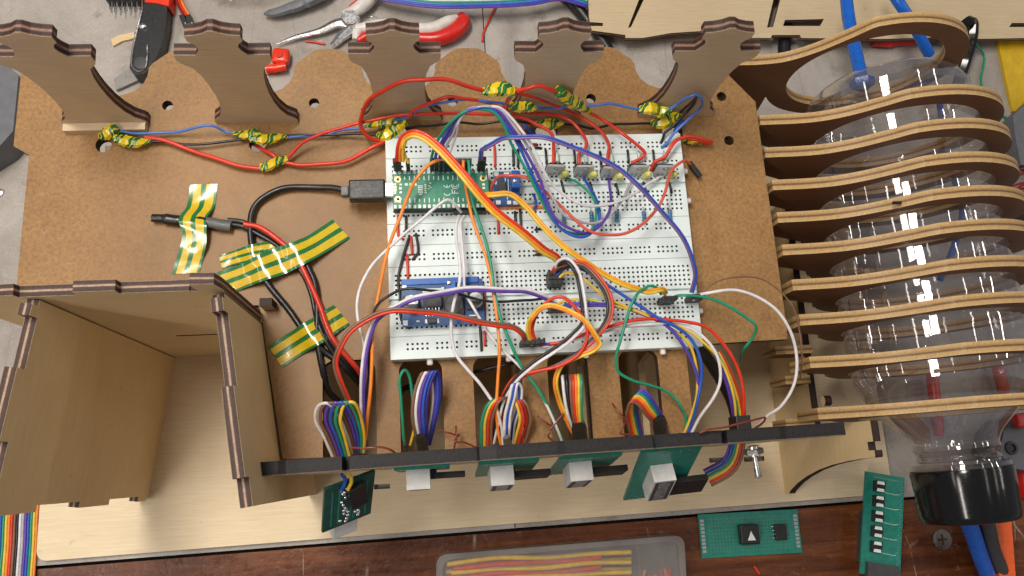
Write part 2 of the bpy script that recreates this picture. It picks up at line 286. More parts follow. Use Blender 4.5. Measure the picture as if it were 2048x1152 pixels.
# ------------------------------------------------------------------ mesh helpers
class MB:
    """collects the faces of ONE mesh; coordinates in mm"""
    def __init__(s): s.v = []; s.f = []; s.m = []; s.uv = []
    def face(s, idx, mi=0, uv=None):
        s.f.append(tuple(idx)); s.m.append(mi); s.uv.append(uv or [(0, 0)] * len(idx))
    def add(s, vs):
        b = len(s.v); s.v.extend([tuple(map(float, x)) for x in vs]); return b
    def box(s, c, size, R=None, mi=0, bev=0.0):
        """axis or R-oriented box, chamfered by bev"""
        hx, hy, hz = (x / 2 for x in size); c = np.asarray(c, float)
        R = np.eye(3) if R is None else np.asarray(R, float)
        bev = min(bev, hx * .8, hy * .8, hz * .8)
        if bev <= 0:
            vs = [c + R @ np.array([sx * hx, sy * hy, sz * hz]) for sz in (-1, 1) for sy in (-1, 1) for sx in (-1, 1)]
            b = s.add(vs)
            for q in ((0, 2, 3, 1), (4, 5, 7, 6), (0, 1, 5, 4), (2, 6, 7, 3), (0, 4, 6, 2), (1, 3, 7, 5)):
                s.face([b + i for i in q], mi, [(vs[i][0], vs[i][1]) for i in q])
            return
        bm = bmesh.new(); bmesh.ops.create_cube(bm, size=1)
        for v in bm.verts: v.co = Vector((v.co.x * 2 * hx, v.co.y * 2 * hy, v.co.z * 2 * hz))
        bmesh.ops.bevel(bm, geom=bm.edges[:], offset=bev, segments=2, affect='EDGES', profile=0.6)
        bm.verts.index_update(); b = s.add([c + R @ np.array(v.co) for v in bm.verts])
        for f in bm.faces: s.face([b + v.index for v in f.verts], mi)
        bm.free()
    def tube(s, pts, r, n=8, mi=0, caps=True, flat=1.0):
        """swept tube; r a number or one per point; flat squashes it vertically"""
        pts = np.asarray(pts, float); k = len(pts)
        r = np.full(k, float(r)) if np.isscalar(r) else np.asarray(r, float)
        t = np.gradient(pts, axis=0); t /= np.linalg.norm(t, axis=1)[:, None] + 1e-12
        a = np.array([0, 0, 1.0]) if abs(t[0][2]) < 0.9 else np.array([1.0, 0, 0])
        nrm = a - t[0] * (a @ t[0]); nrm /= np.linalg.norm(nrm)
        L = np.concatenate([[0], np.cumsum(np.linalg.norm(np.diff(pts, axis=0), axis=1))])
        base = len(s.v)
        for i in range(k):
            nrm = nrm - t[i] * (nrm @ t[i]); nrm /= np.linalg.norm(nrm) + 1e-12; bn = np.cross(t[i], nrm)
            for j in range(n):
                th = 2 * math.pi * j / n
                s.v.append(tuple(pts[i] + r[i] * (math.cos(th) * nrm * flat + math.sin(th) * bn)))
        for i in range(k - 1):
            for j in range(n):
                a0, a1 = base + i * n + j, base + i * n + (j + 1) % n
                s.face((a0, a1, a1 + n, a0 + n), mi, [(j / n, L[i]), ((j + 1) / n, L[i]), ((j + 1) / n, L[i + 1]), (j / n, L[i + 1])])
        if caps:
            s.face([base + j for j in range(n)][::-1], mi); s.face([base + (k - 1) * n + j for j in range(n)], mi)
    def lathe(s, prof, o, axis, n=32, mi=0, closed=True):
        """profile [(t, r)] turned about the axis through o"""
        o = np.asarray(o, float); ax = np.asarray(axis, float); ax /= np.linalg.norm(ax)
        a = np.array([0, 0, 1.0]) if abs(ax[2]) < 0.9 else np.array([1.0, 0, 0])
        e1 = a - ax * (a @ ax); e1 /= np.linalg.norm(e1); e2 = np.cross(ax, e1); base = len(s.v)
        for t, r in prof:
            for j in range(n):
                th = 2 * math.pi * j / n
                s.v.append(tuple(o + ax * t + r * (math.cos(th) * e1 + math.sin(th) * e2)))
        for i in range(len(prof) - 1):
            for j in range(n):
                a0, a1 = base + i * n + j, base + i * n + (j + 1) % n
                s.face((a0, a1, a1 + n, a0 + n), mi, [(j / n, prof[i][0]), ((j + 1) / n, prof[i][0]), ((j + 1) / n, prof[i + 1][0]), (j / n, prof[i + 1][0])])
        if closed:
            s.face([base + j for j in range(n)][::-1], mi); s.face([base + (len(prof) - 1) * n + j for j in range(n)], mi)
    def plate(s, outer, holes, o, ex, ey, t, mi=0, ms=1, mb=None):
        """flat plate: 2-D outline (and holes) in the frame o, ex, ey; front face at o, t thick behind it"""
        o, ex, ey = (np.asarray(x, float) for x in (o, ex, ey)); en = np.cross(ex, ey); en /= np.linalg.norm(en)
        def area(p): return sum(p[i][0] * p[(i + 1) % len(p)][1] - p[(i + 1) % len(p)][0] * p[i][1] for i in range(len(p)))
        loops = [list(outer) if area(outer) > 0 else list(outer)[::-1]] + [list(h) if area(h) < 0 else list(h)[::-1] for h in holes]
        flat = [q for l in loops for q in l]
        tris = tessellate_polygon([[Vector((x, y, 0)) for x, y in l] for l in loops])
        n = len(flat)
        b = s.add([o + ex * x + ey * y for x, y in flat] + [o + ex * x + ey * y - en * t for x, y in flat])
        for tr in tris:
            p = [flat[i] for i in tr]
            if area(p) < 0: tr = tr[::-1]
            s.face([b + i for i in tr], mi, [flat[i] for i in tr])
            s.face([b + n + i for i in tr[::-1]], mi if mb is None else mb, [flat[i] for i in tr[::-1]])
        st = 0
        for l in loops:
            k = len(l); L = 0.0
            for i in range(k):
                j = (i + 1) % k; d = math.dist(l[i], l[j])
                s.face((b + st + j, b + st + i, b + n + st + i, b + n + st + j)[::1], ms, [(L + d, 1), (L, 1), (L, 0), (L + d, 0)])
                L += d
            st += k
    def mesh(s, name, mats, off=(0, 0, 0), smooth=None):
        me = bpy.data.meshes.new(name)
        V = (np.array(s.v) + (0, 0, ZO)) * 0.001 - np.asarray(off)
        me.from_pydata(V.tolist(), [], s.f)
        for m in mats: me.materials.append(MATS[m] if isinstance(m, str) else m)
        me.polygons.foreach_set('material_index', s.m)
        uvl = me.uv_layers.new(name='UVMap'); flat = [c for q in s.uv for p in q for c in p]
        uvl.data.foreach_set('uv', flat)
        me.validate()
        if smooth:
            me.polygons.foreach_set('use_smooth', [True] * len(me.polygons)); me.set_sharp_from_angle(angle=math.radians(smooth))
        me.update()
        return me
OFF = {}
def tag(o, label=None, cat=None, group=None, kind=None):
    for k, v in (('label', label), ('category', cat), ('group', group), ('kind', kind)):
        if v: o[k] = v
    return o
def thing(name, label, cat, loc, group=None):
    """an Empty at the base of a thing that parents its parts; loc in mm"""
    o = bpy.data.objects.new(name, None); COL.objects.link(o); o.empty_display_size = 0.01
    l = (np.asarray(loc, float) + (0, 0, ZO)) * 0.001; o.location = l.tolist(); OFF[o.name] = l
    return tag(o, label, cat, group)
def part(name, mb, mats, parent, smooth=None, kind=None, label=None):
    off = OFF[parent.name]
    o = bpy.data.objects.new(name, mb.mesh(name, mats if isinstance(mats, (list, tuple)) else [mats], off, smooth))
    COL.objects.link(o); o.parent = parent; OFF[o.name] = off
    return tag(o, label, None, None, kind)
def single(name, mb, mats, label=None, cat=None, group=None, smooth=None, kind=None):
    a = np.array(mb.v); base = np.array([a[:, 0].mean(), a[:, 1].mean(), a[:, 2].min()]); off = (base + (0, 0, ZO)) * 0.001
    o = bpy.data.objects.new(name, mb.mesh(name, mats if isinstance(mats, (list, tuple)) else [mats], off, smooth))
    o.location = off.tolist(); COL.objects.link(o); OFF[o.name] = off
    return tag(o, label, cat, group, kind)
def spline(pts, seg=8):
    """Catmull-Rom (centripetal) through the points"""
    p = np.asarray(pts, float)
    if len(p) < 3: return np.array([p[0] + (p[-1] - p[0]) * i / seg for i in range(seg + 1)])
    p = np.vstack([2 * p[0] - p[1], p, 2 * p[-1] - p[-2]]); out = []
    for i in range(1, len(p) - 2):
        p0, p1, p2, p3 = p[i - 1], p[i], p[i + 1], p[i + 2]
        t0 = 0; t1 = t0 + np.linalg.norm(p1 - p0) ** 0.5 + 1e-6; t2 = t1 + np.linalg.norm(p2 - p1) ** 0.5 + 1e-6; t3 = t2 + np.linalg.norm(p3 - p2) ** 0.5 + 1e-6
        for k in range(seg):
            t = t1 + (t2 - t1) * k / seg
            A1 = (t1 - t) / (t1 - t0) * p0 + (t - t0) / (t1 - t0) * p1; A2 = (t2 - t) / (t2 - t1) * p1 + (t - t1) / (t2 - t1) * p2
            A3 = (t3 - t) / (t3 - t2) * p2 + (t - t2) / (t3 - t2) * p3
            B1 = (t2 - t) / (t2 - t0) * A1 + (t - t0) / (t2 - t0) * A2; B2 = (t3 - t) / (t3 - t1) * A2 + (t - t1) / (t3 - t1) * A3
            out.append((t2 - t) / (t2 - t1) * B1 + (t - t1) / (t2 - t1) * B2)
    out.append(p[-2])
    return np.array(out)
def path(pts, seg=8):
    """points (u, v[, z]); missing heights are filled in smoothly between the given ones"""
    zs = [(i, q[2]) for i, q in enumerate(pts) if len(q) > 2]
    I, Z = [a for a, _ in zs], [b for _, b in zs]
    out = []
    for i, q in enumerate(pts):
        z = float(np.interp(i, I, Z)); p = P(q[0], q[1], z)
        if z > -20 and p[1] > 70.0 and -262 < p[0] < 112:      # wires pass in front of the uprights
            d = ray(q[0], q[1]); p = CAM_P + d * ((70.0 - CAM_P[1]) / d[1])
        out.append(p)
    c = spline(out, seg); n = len(c); s = np.linspace(0, n / 9.0, n); ph = (pts[0][0] * 0.37 + pts[-1][1] * 0.61)
    env = np.clip(np.minimum(np.arange(n), np.arange(n)[::-1]) / 8.0, 0, 1)[:, None]      # slight irregular bends, none at the ends
    return c + env * 0.32 * np.column_stack([np.sin(s * 2.1 + ph), np.sin(s * 2.9 + ph * 1.7), np.sin(s * 2.4 + ph * .6)])
def wire(label, colour, pts, r=0.72, cat='wire', name='wire', group=None, n=8):
    mb = MB(); mb.tube(path(pts), r, n)
    return single(name, mb, wire_mat(colour), label, cat, group, 60)
def side_dirs(c, up=(0, 0, 1)):
    t = np.gradient(c, axis=0); t /= np.linalg.norm(t, axis=1)[:, None] + 1e-12
    d = np.cross(t, np.asarray(up, float)); l = np.linalg.norm(d, axis=1)[:, None]
    d = d / np.maximum(l, 0.05)
    return d
def ribbon(label, colours, pts, pitch=1.25, r=0.66, name='ribbon_cable', cat='ribbon cable', group=None, side=None, fan=None):
    """flat cable of coloured strands side by side; side = fixed direction across, fan = spread of the ends"""
    c = path(pts); d = side_dirs(c) if side is None else np.tile(np.asarray(side, float), (len(c), 1))
    t = thing(name, label, cat, c[0], group); k = len(colours)
    f = np.ones(len(c)) if fan is None else np.interp(np.linspace(0, 1, len(c)), np.linspace(0, 1, len(fan)), fan)
    for i, col in enumerate(colours):
        mb = MB(); mb.tube(c + d * ((i - (k - 1) / 2) * pitch * f)[:, None], r, 7)
        part('strand', mb, wire_mat(col), t, 60)
    return t
def arc(cx, cy, r, a0, a1, n=10):
    return [(cx + r * math.cos(math.radians(a0 + (a1 - a0) * i / n)), cy + r * math.sin(math.radians(a0 + (a1 - a0) * i / n))) for i in range(n + 1)]
def circle(cx, cy, r, n=20): return arc(cx, cy, r, 0, 360 * (n - 1) / n, n - 1)
def curve2(pts, seg=6): return [tuple(q[:2]) for q in spline([(x, y, 0) for x, y in pts], seg)]
def Rz(a): c, s_ = math.cos(a), math.sin(a); return np.array([[c, -s_, 0], [s_, c, 0], [0, 0, 1]])
X, Y, Z = np.eye(3)
zM, zP, zB = -9.0, -120.0, -124.0        # top of the MDF board, of the base plate, of the bench

# ------------------------------------------------------------------ the setting: grey bench sheets and the wooden bench edge
def sheet(name, pts, z, t, mat, kind='structure'):
    mb = MB(); mb.plate(pts, [], (0, 0, z), X, Y, t, 0, 0)
    return single(name, mb, mat, kind=kind)
fy = lambda x: -160.2 + (x + 306) * 0.0132
sheet('bench_top', [(-560, fy(-560)), (-12.9, fy(-12.9)), (-17.3, 420), (-560, 420)], zB, 4, 'bench_grey')
sheet('bench_top', [(-12.2, fy(-12.2)), (600, fy(600)), (600, 420), (-16.6, 420)], zB, 4, 'bench_grey')
sheet('bench_front', [(-560, -420), (600, -420), (600, fy(600) - 2.0), (-560, fy(-560) - 2.0)], zB - 0.6, 8, 'bench_wood')
sheet('bench_underlay', [(-560, -420), (600, -420), (600, 420), (-560, 420)], zB - 9, 4, 'dark_slot')
# ------------------------------------------------------------------ base plate of the machine
bl = [(-299, -157.2)] + [(243, -149.6), (243, 84), (-304.5, 84)] + arc(-298.5, -151.2, 6, 180, 262, 6)
def sl4(u, v, w=10, d=3):
    q = P(u, v, zP); return [(q[0] - w / 2, q[1] - d / 2), (q[0] + w / 2, q[1] - d / 2), (q[0] + w / 2, q[1] + d / 2), (q[0] - w / 2, q[1] + d / 2)]
mb = MB(); mb.plate(bl, [sl4(1433, 920), sl4(764, 973), sl4(1508, 918, 14)], (0, 0, zP), X, Y, 4, 0, 1)
single('base_plate', mb, ['ply_pale', 'ply_edge'], 'large pale plywood base plate lying on the grey bench', 'plate')

# ------------------------------------------------------------------ MDF deck
def px2(pts, z): return [tuple(P(u, v, z)[:2]) for u, v in pts]
left = px2([(42, 148), (27, 292), (58, 310), (36, 540)], zM)
back = px2([(215, 180), (232, 172), (255, 168), (275, 158), (288, 142), (294, 126), (296, 114), (325, 98), (352, 92), (385, 78)], zM)   # one scallop lobe, left half as seen
# lobe repeated every 79 mm: measured on the two middle lobes
def lobe(cx):
    h = [(-39.4, 92.0), (-31, 93.2), (-25.5, 95.5), (-21.4, 99.2), (-19.2, 104), (-18.6, 109), (-17, 111.5), (-7.5, 119.0), (-3.2, 119.6)]
    return [(cx + x, y) for x, y in h] + [(cx - x, y) for x, y in h[::-1]][0:]
outl = [(-149.8, -31.8), (-138.6, -107.6)]
fing = lambda u0, u1: (P(u0, 800, zM)[0], P(u1, 800, zM)[0])
# front edge: strip beside the box, four fingers between rounded slots, then the step on the right
yb = -107.6
slots = [tuple(P(u, 790, zM)[0] for u in s_) for s_ in ((645, 752), (799, 886), (948, 1046), (1098, 1180), (1242, 1322))]
ytop = [-58.5, -60.0, -60.0, -60.0, -60.0]
front = [(-138.6, yb)]
for (a, b), yt in zip(slots, ytop):
    r = 6.0
    front += [(a, yb)] + [(a, yt - r)] + arc(a + r, yt - r, r, 180, 90, 5)[1:] + arc(b - r, yt - r, r, 90, 0, 5) + [(b, yb)]
front += [(P(1381, 790, zM)[0], yb), (P(1381, 790, zM)[0], -62), (P(1381, 790, zM)[0] + 2, -58.6), (133.6, -57.7)]
top = []
for cx in (83.5 - 39.5, 83.5 - 118.5, 83.5 - 197.5, 83.5 - 276.5):
    L = lobe(cx); top += L[::-1]
right = [(134, -50), (133, 83.5), (112.5, 108.5), (104, 100), (98, 93)]
deck = [(-149.8, -31.8)] + [(-138.6, yb)] + front[1:] + right + top + [(-246, 95), left[0], left[1], left[2], left[3], (left[3][0] + 0.5, -24)] + [(-252, -24)]
deck = [(-149.8, -31.0), (-138.2, -107.6)] + front[1:] + right + top + left + [(left[3][0] - 0.3, -27.5), (-151, -27.5)]
HOL = []
for u, v, r in ((335, 211, 2.9), (628, 206, 2.9), (905, 203, 2.9), (1182, 197, 2.9), (1443, 193, 2.9), (1458, 281, 2.9), (207, 290, 4.2), (515, 288, 4.6), (1093, 262, 6.4), (1345, 264, 6.0), (795, 262, 5.5)):
    q = P(u, v, zM); HOL.append(circle(q[0], q[1], r, 18))
mb = MB(); mb.plate(deck, HOL, (0, 0, zM), X, Y, 6, 0, 1)
single('mdf_deck', mb, ['mdf', 'mdf_edge'], 'brown fibreboard deck with scalloped back edge carrying the breadboard', 'board')

# walls inside the machine that carry the deck, and an added light stop
for x in (-84, -47, -6, 30, 68):
    mb = MB(); mb.plate([(-104, zP), (-40, zP), (-40, -15.2), (-52, -15.2), (-60, -70), (-104, -70)], [], (x, 0, 0), Y, Z, 4, 0, 0)
    single('support_wall', mb, 'interior_dark', 'dark upright support wall under the fibreboard deck behind the slots', 'wall', 'support walls under the deck')
mb = MB(); mb.plate([(-136, zP), (132, zP), (132, -15.2), (-136, -15.2)], [], (0, 30, 0), X, Z, 4, 0, 0)  # added cross wall, blocks light behind the slots
single('added_light_stop', mb, 'interior_dark', 'added cross wall under the deck that keeps the slots dark', 'wall')
for x0, x1 in ((-235, -175), (-60, 40), (60, 125)):
    mb = MB(); mb.plate([(x0, zP), (x1, zP), (x1, -15.2), (x0, -15.2)], [], (0, 62, 0), X, Z, 4, 0, 0)
    single('back_support', mb, 'interior_dark', 'dark support panel under the scalloped back of the deck', 'wall', 'support panels under the deck')

# ------------------------------------------------------------------ scalloped uprights along the back of the deck
half = [(21.9, 0.0), (22.2, 3.2), (21.4, 5.2), (17.8, 9.5), (15.2, 17), (13.8, 26), (13.4, 36), (13.7, 46), (14.6, 55), (16.4, 63.2), (20.6, 68.0), (21.6, 70.5), (21.6, 75.6), (11.7, 75.4), (9.6, 79.2), (8.8, 82.6), (9.9, 85.6), (12.0, 87.6), (12.0, 92.3), (8.0, 92.8), (4.0, 94.2), (1.2, 96.3)]
outline = [(x, z) for x, z in half] + [(-x, z) for x, z in half[::-1]]
NAMES = ('scalloped plywood upright at the far left end of the deck', 'scalloped plywood upright behind the black and red cutter knife', 'scalloped plywood upright in front of the red pliers handle',
         'scalloped plywood upright left of the pale slotted panel', 'scalloped plywood upright beside the tool holder rings, blue wire before it')
for cx, lab in zip((-232.0, -152.5, -73.5, 5.2, 83.6), NAMES):
    mb = MB(); mb.plate(outline, [], (cx, 75.0, zM + 0.05), X, Z, 6.2, 0, 1)
    for i in range(len(mb.m)):                           # the flanks are scorched nearly black, the tops show the veneer layers
        pass
    t = thing('scalloped_upright', lab, 'panel', (cx, 78, zM), 'scalloped uprights along the back of the deck')
    part('panel', mb, ['ply_smoked', 'panel_edge'], t)
    mb = MB(); mb.plate([(-21.2, 0.0), (21.2, 0.0), (21.2, 4.3), (-21.2, 4.3)], [], (cx, 70.6, zM + 0.05), X, Z, 4.3, 0, 0)
    if cx < -200: part('foot_strip', mb, ['ply_smoked'], t)

# ------------------------------------------------------------------ open plywood box at the left
TB = 70.0
bx = thing('open_box', 'open plywood box with finger-jointed walls at the lower left', 'box', (-185, -80, zP))
def wall_plate(a, b, prof, t, name, mats, holes=(), flip=False):
    """upright plate over the plan line a-b; prof in (distance along, z); front face looks to the left of a->b"""
    a = np.array([*a, 0.0]); b = np.array([*b, 0.0]); d = (b - a) / np.linalg.norm(b - a)
    m = MB(); m.plate(prof, list(holes), a, d, Z, t, 0, 1); return part(name, m, mats, bx)
# back wall (front face towards the viewer), with castellated top and a wing reaching past the right wall
L0 = (-262, -36.5); L1 = (-149.2, -36.5)
bw = [(0, zP), (107, zP), (107, -15), (112.8, -15), (112.8, 49), (108.6, 69.5), (107.8, 80), (95.5, 80), (95.5, 70.5), (96.5, 67), (94, 64.8), (90.5, 66.5), (90, 68.8), (58, 68.8), (58, 73.6), (40, 73.6), (40, 67.8), (11.5, 67.0), (7.5, 71), (0, 72.5)]
bw = [(0, zP), (107, zP), (107, -8), (112.6, -8), (112.6, 70), (111.6, 79.5), (102.0, 80.5), (101.6, 71.5), (102.6, 69.4), (101.3, 67.2), (99, 67.8), (98.5, 68.6), (70, 68.6), (70, 73.8), (53, 73.8), (53, 68.2), (29, 67.8), (28.6, 72), (20, 71.2), (12, 76), (8.5, 79.5), (0, 80.5)]
wall_plate(L0, L1, bw, 5.0, 'back_wall', ['ply_tan', 'ply_edge'], [[(60, -42), (82, -42), (82, -38.8), (60, -38.8)], [(91, -40), (99, -40), (99, -36.8), (91, -36.8)]])
# right wall: finger-jointed top edge, two heights
ra, rb = np.array([-149.5, -37.0]), np.array([-137.0, -127.5]); Lr = float(np.linalg.norm(rb - ra))
rprof = [(0.6, zP), (Lr - 5, zP), (Lr, zP + 0.0), (Lr, 63.0), (Lr - 12, 63.0), (Lr - 12, 70.0), (Lr - 50, 70.0), (Lr - 50, 63.5), (9, 63.5), (9, 70.5), (3.0, 70.5), (3.0, 66), (0.6, 66)]
d = np.array([*(ra - rb), 0.0]) / Lr
mbw = MB(); mbw.plate([(Lr - x, z) for x, z in rprof][::-1], [], (rb[0], rb[1], 0), d, Z, 5.2, 0, 1); part('right_wall', mbw, ['ply_tan', 'ply_edge'], bx)
# left wall: inner face towards the viewer
la, lb = np.array([-226.3, -36.8]), np.array([-240.3, -125.5]); Ll = float(np.linalg.norm(lb - la))
lprof = [(0.4, zP + 0.0), (Ll - 2, zP), (Ll - 2, zP + 4), (Ll, zP + 4), (Ll, zP + 18), (Ll - 3, zP + 18), (Ll - 3, zP + 62), (Ll, zP + 62), (Ll, -20), (Ll - 3, -20), (Ll - 3, 25), (Ll, 25), (Ll, 62), (60, 62), (60, 69), (30, 69), (30, 62.5), (8, 62.5), (8, 69), (3, 69), (3, 64), (0.4, 64)]
d = np.array([*(la - lb), 0.0]) / Ll
mbw = MB(); mbw.plate([(Ll - x, z) for x, z in lprof][::-1], [], (lb[0], lb[1], 0), d, Z, 5.2, 0, 1); part('left_wall', mbw, ['ply_tan', 'ply_edge'], bx)
mbw = MB(); mbw.plate([(0, zM + 0.1), (6.2, zM + 0.1), (6.2, 3), (0, 3)], [], (-148.0, -30.4, 0), X, Z, 4, 0, 1); part('joint_tab', mbw, ['ply_smoked', 'burnt_edge'], bx)

# ------------------------------------------------------------------ black-edged front panel standing before the deck fingers
fp = [(0, zP), (276, zP), (276, 36), (246, 36.5), (242, 38.5), (216, 39), (215.6, 31), (213.5, 31), (213.2, 39.5), (180, 39.5), (178, 47), (137, 48), (134, 45.5), (106, 46), (98.5, 44), (97.5, 38.8), (40, 39.5), (39.6, 30), (37, 30), (36.6, 39.8), (12, 40), (8, 38), (0, 37.6)]
mb = MB(); mb.plate(fp, [], (-139.8, -115.6, 0.0), np.array([1, 0.0132, 0]) / math.hypot(1, 0.0132), Z, 6.3, 0, 1)
single('front_panel', mb, ['ply_tan', 'black_edge'], 'long black-edged front panel standing between breadboard and base plate front', 'panel')

# ------------------------------------------------------------------ side wall that carries the bottle rings
sw = [(-145, zP), (-50, zP), (40, zP), (40, -64), (-104.5, -64), (-104.5, 2), (-115.5, 2), (-115.5, -4), (-120, -4), (-120, 2), (-122.5, 2), (-123.7, 1.4), (-124.2, -14), (-125.2, -28), (-127.2, -48), (-130, -66), (-134, -84), (-138.2, -98), (-143, -110), (-145, -113)]
mb = MB(); mb.plate([(-y, z) for y, z in sw][::-1], [circle(90, -48, 3.0, 14)], (168.0, 0, 0), -Y, Z, 4.2, 0, 1)
single('side_wall', mb, ['ply_tan', 'burnt_edge'], 'plywood side wall with concave front under the wooden rings', 'wall')
# ------------------------------------------------------------------ wooden rings round the bottle
RS = 0.022                                             # the ring planes are turned a little from the deck
axd = np.array([-0.036, 1.0, 0.0]); axd /= np.linalg.norm(axd)
def bx_at(y): return 234.0 - 0.042 * (y - 40)          # bottle axis in plan
AZ = -40.0
def ring_outline(xl, xc, Ro=62.5, az=AZ, deep=False):
    """spoon-shaped plate: straight arm at the left, S-curve up into the ring (x, z)"""
    a0 = 110; pt = lambda a: (xc + Ro * math.cos(math.radians(a)), az + Ro * math.sin(math.radians(a)))
    j = pt(a0); x0 = xl + 20; w = j[0] - x0; h = j[1] + 10
    s = curve2([(xl + 8, -10.0), (x0, -10.0), (x0 + w * 0.28, -10 + h * 0.07), (x0 + w * 0.55, -10 + h * 0.31), (x0 + w * 0.80, -10 + h * 0.68), j, pt(a0 - 12)], 5)[:-6]
    low = [(xc - 0.92 * Ro, az - 28), (xl + 34, -56), (xl + 8, -38)]
    if deep: low = [(xc - 0.80 * Ro, -86), (xl + 6, -96)]
    return [(xl, -90.0 if deep else -36.0), (xl, -10.0)] + s + arc(xc, az, Ro, a0, -150, 44) + low
RINGS = [(119.5, 110.5, 'topmost wooden ring standing free behind the bottle end'), (134.8, 72.4, 'second wooden ring, around the bottle end with the blue tube'),
         (135.3, 52.1, 'third wooden ring from the top around the bottle'), (137.2, 32.1, 'fourth wooden ring from the top around the bottle'),
         (137.6, 12.5, 'fifth wooden ring with a small dark mark on its edge'), (138.0, -6.7, 'sixth wooden ring from the top around the bottle'),
         (141.1, -27.2, 'seventh wooden ring from the top around the bottle'), (142.7, -47.2, 'eighth wooden ring, beside the lower corner of the deck'),
         (145.1, -71.0, 'ninth wooden ring, around the start of the bottle shoulder'), (145.6, -99.0, 'lowest wooden ring, around the tapering bottle shoulder')]
for i, (xl, y0, lab) in enumerate(RINGS):
    xc = bx_at(y0) if i else 212.0; az = AZ if i else -25.0
    s_ = RS if i < 8 else 0.006
    hole = circle(xc, az, 50.2 if i else 46.0, 56)
    mb = MB(); o = np.array([0, y0 - s_ * xl - 3.1, 0.0]); ex = np.array([1, s_, 0.0])
    mb.plate(ring_outline(xl, xc, 62.5 if i else 59.0, az, i == 0), [hole], o, ex, Z, 6.2, 0, 1)
    t = thing('bottle_ring', lab, 'ring', (xc, y0, AZ - 60), 'wooden rings round the bottle')
    part('ring_plate', mb, ['ring_face', 'ring_edge'], t)
    if i == 4:
        q = P(1790, 409, 8.6); mb = MB(); mb.box((q[0], q[1] + 0.3, q[2] + 2.0), (5.0, 1.6, 1.4), bev=0.3); part('dark_mark', mb, 'dark_slot', t)
for u, v, z, w, h_, d_, lab in ((1572, 700, -52, 13, 20, 5, 'pale wooden block end beside the lowest deck corner'), (1618, 758, -60, 30, 24, 5, 'long pale wooden tab under the ninth ring'),
                               (1592, 846, -62, 13, 20, 5, 'small pale wooden tab behind the right end of the front panel')):
    q = P(u, v, z); mb = MB(); mb.plate([(-w / 2, -h_), (168.0 - q[0] - 0.2, -h_), (168.0 - q[0] - 0.2, 0), (-w / 2, 0)], [], (q[0], q[1] - d_ / 2, z), X, Z, d_, 0, 1)
    single('wooden_tab', mb, ['ring_face', 'ring_edge'], lab, 'tab', 'tabs on the side wall')

# ------------------------------------------------------------------ the clear bottle
bt = thing('plastic_bottle', 'clear plastic bottle lying in the wooden rings with a black cap', 'bottle', (bx_at(0), 0, AZ - 48))
y_end = 108.0
o = np.array([bx_at(y_end), y_end, AZ])
prof = [(9, 3), (8, 12), (4.5, 22), (0.5, 30), (0, 34.5), (1.6, 40), (6, 45.5), (12, 48.4), (20, 49.6), (30, 49.8), (60, 49.6), (62, 49.1), (64, 49.6), (100, 49.5), (140, 49.6), (180, 49.7), (196, 49.6), (203, 48.6), (210, 46.4), (217, 43), (223, 39.2), (228, 35), (233, 30), (237, 26.2), (240.5, 24), (243.5, 22.9), (246, 23.6), (247, 22.4), (249.5, 21.2), (251, 22.6), (252, 22.9), (252.8, 21.6), (254.0, 21.8), (254.5, 26.4), (257.0, 26.8), (257.6, 25.4)]
ax = np.array([0.042, -1.0, 0]); ax /= np.linalg.norm(ax)
prof = [(t - (16 if t > 25 else (2 if t > 15 else 0)), r) for t, r in prof]
mb = MB(); mb.lathe(prof, o, ax, 72, 0, False); part('bottle_body', mb, 'clear_bottle', bt, 60)
mb = MB(); mb.lathe([(t - 16, r) for t, r in ((257.0, 24.0), (257.4, 27.2), (259, 27.5), (270, 27.0), (282, 26.3), (285.0, 25.9), (286.4, 25.0), (287.0, 23.4), (287.1, 18), (287.1, 1))], o, ax, 56); part('cap', mb, 'cap_black', bt, 50)
# blue hoses through the far end, hose and cable at the cap, the red parts inside the bottle
def hose(label, pts, r, mat, cat='hose', name='hose', seg=8, n=12):
    m = MB(); m.tube(path(pts, seg), r, n); return single(name, m, mat, label, cat, None, 60)
hose('blue air hose entering the bottle end through the topmost ring', [(1690, -30, -58), (1698, 40, -54), (1710, 100, -50), (1722, 152, -46), (1727, 176, -44)], 4.2, 'tube_blue')
hose('blue air hose passing behind the topmost ring at the right', [(1770, -40, -70), (1800, 10, -72), (1832, 60, -80), (1852, 95, -88), (1858, 108, -92)], 4.0, 'tube_blue')
mb = MB(); q = P(1725, 168, -45); mb.lathe([(0, 3.5), (0.6, 7.6), (4, 7.8), (6, 6.8), (6.6, 4.4)], q + (0, 4, 0), (0.05, -1, -0.1), 6); single('hose_fitting', mb, 'tube_blue', 'blue hex fitting in the clear bottle end', 'fitting', None, 40)
hose('blue hose lying inside the clear bottle', [(1878, 190, -60), (1884, 250, -66), (1905, 340, -70), (1925, 420, -74), (1905, 500, -78), (1880, 560, -80)], 2.1, 'tube_blue')
for k, (a, b_, lab) in enumerate((((1862, 735, -117), (1878, 872, -117), 'dark red stick seen through the lower bottle, left one'), ((1990, 715, -117), (2012, 800, -117), 'bright red stick seen through the lower bottle, right one'))):
    m = MB(); a3, b3 = P(*a), P(*b_); m.tube(np.array([a3 + (b3 - a3) * i / 6 for i in range(7)]), [3.4, 4.0, 4.0, 4.2, 4.2, 4.0, 3.0], 10); single('red_stick', m, 'red_plastic', lab, 'stick', 'red sticks behind the bottle', 50)
hose('blue hose coming out under the black bottle cap', [(1925, 1010, -60), (1938, 1050, -72), (1955, 1100, -90), (1985, 1170, -112), (2010, 1230, -119)], 5.0, 'tube_blue')
hose('dark grey hose under the black bottle cap beside the blue one', [(1962, 1010, -72), (1975, 1060, -84), (1990, 1110, -100), (2018, 1180, -118)], 5.0, 'dark_grey')
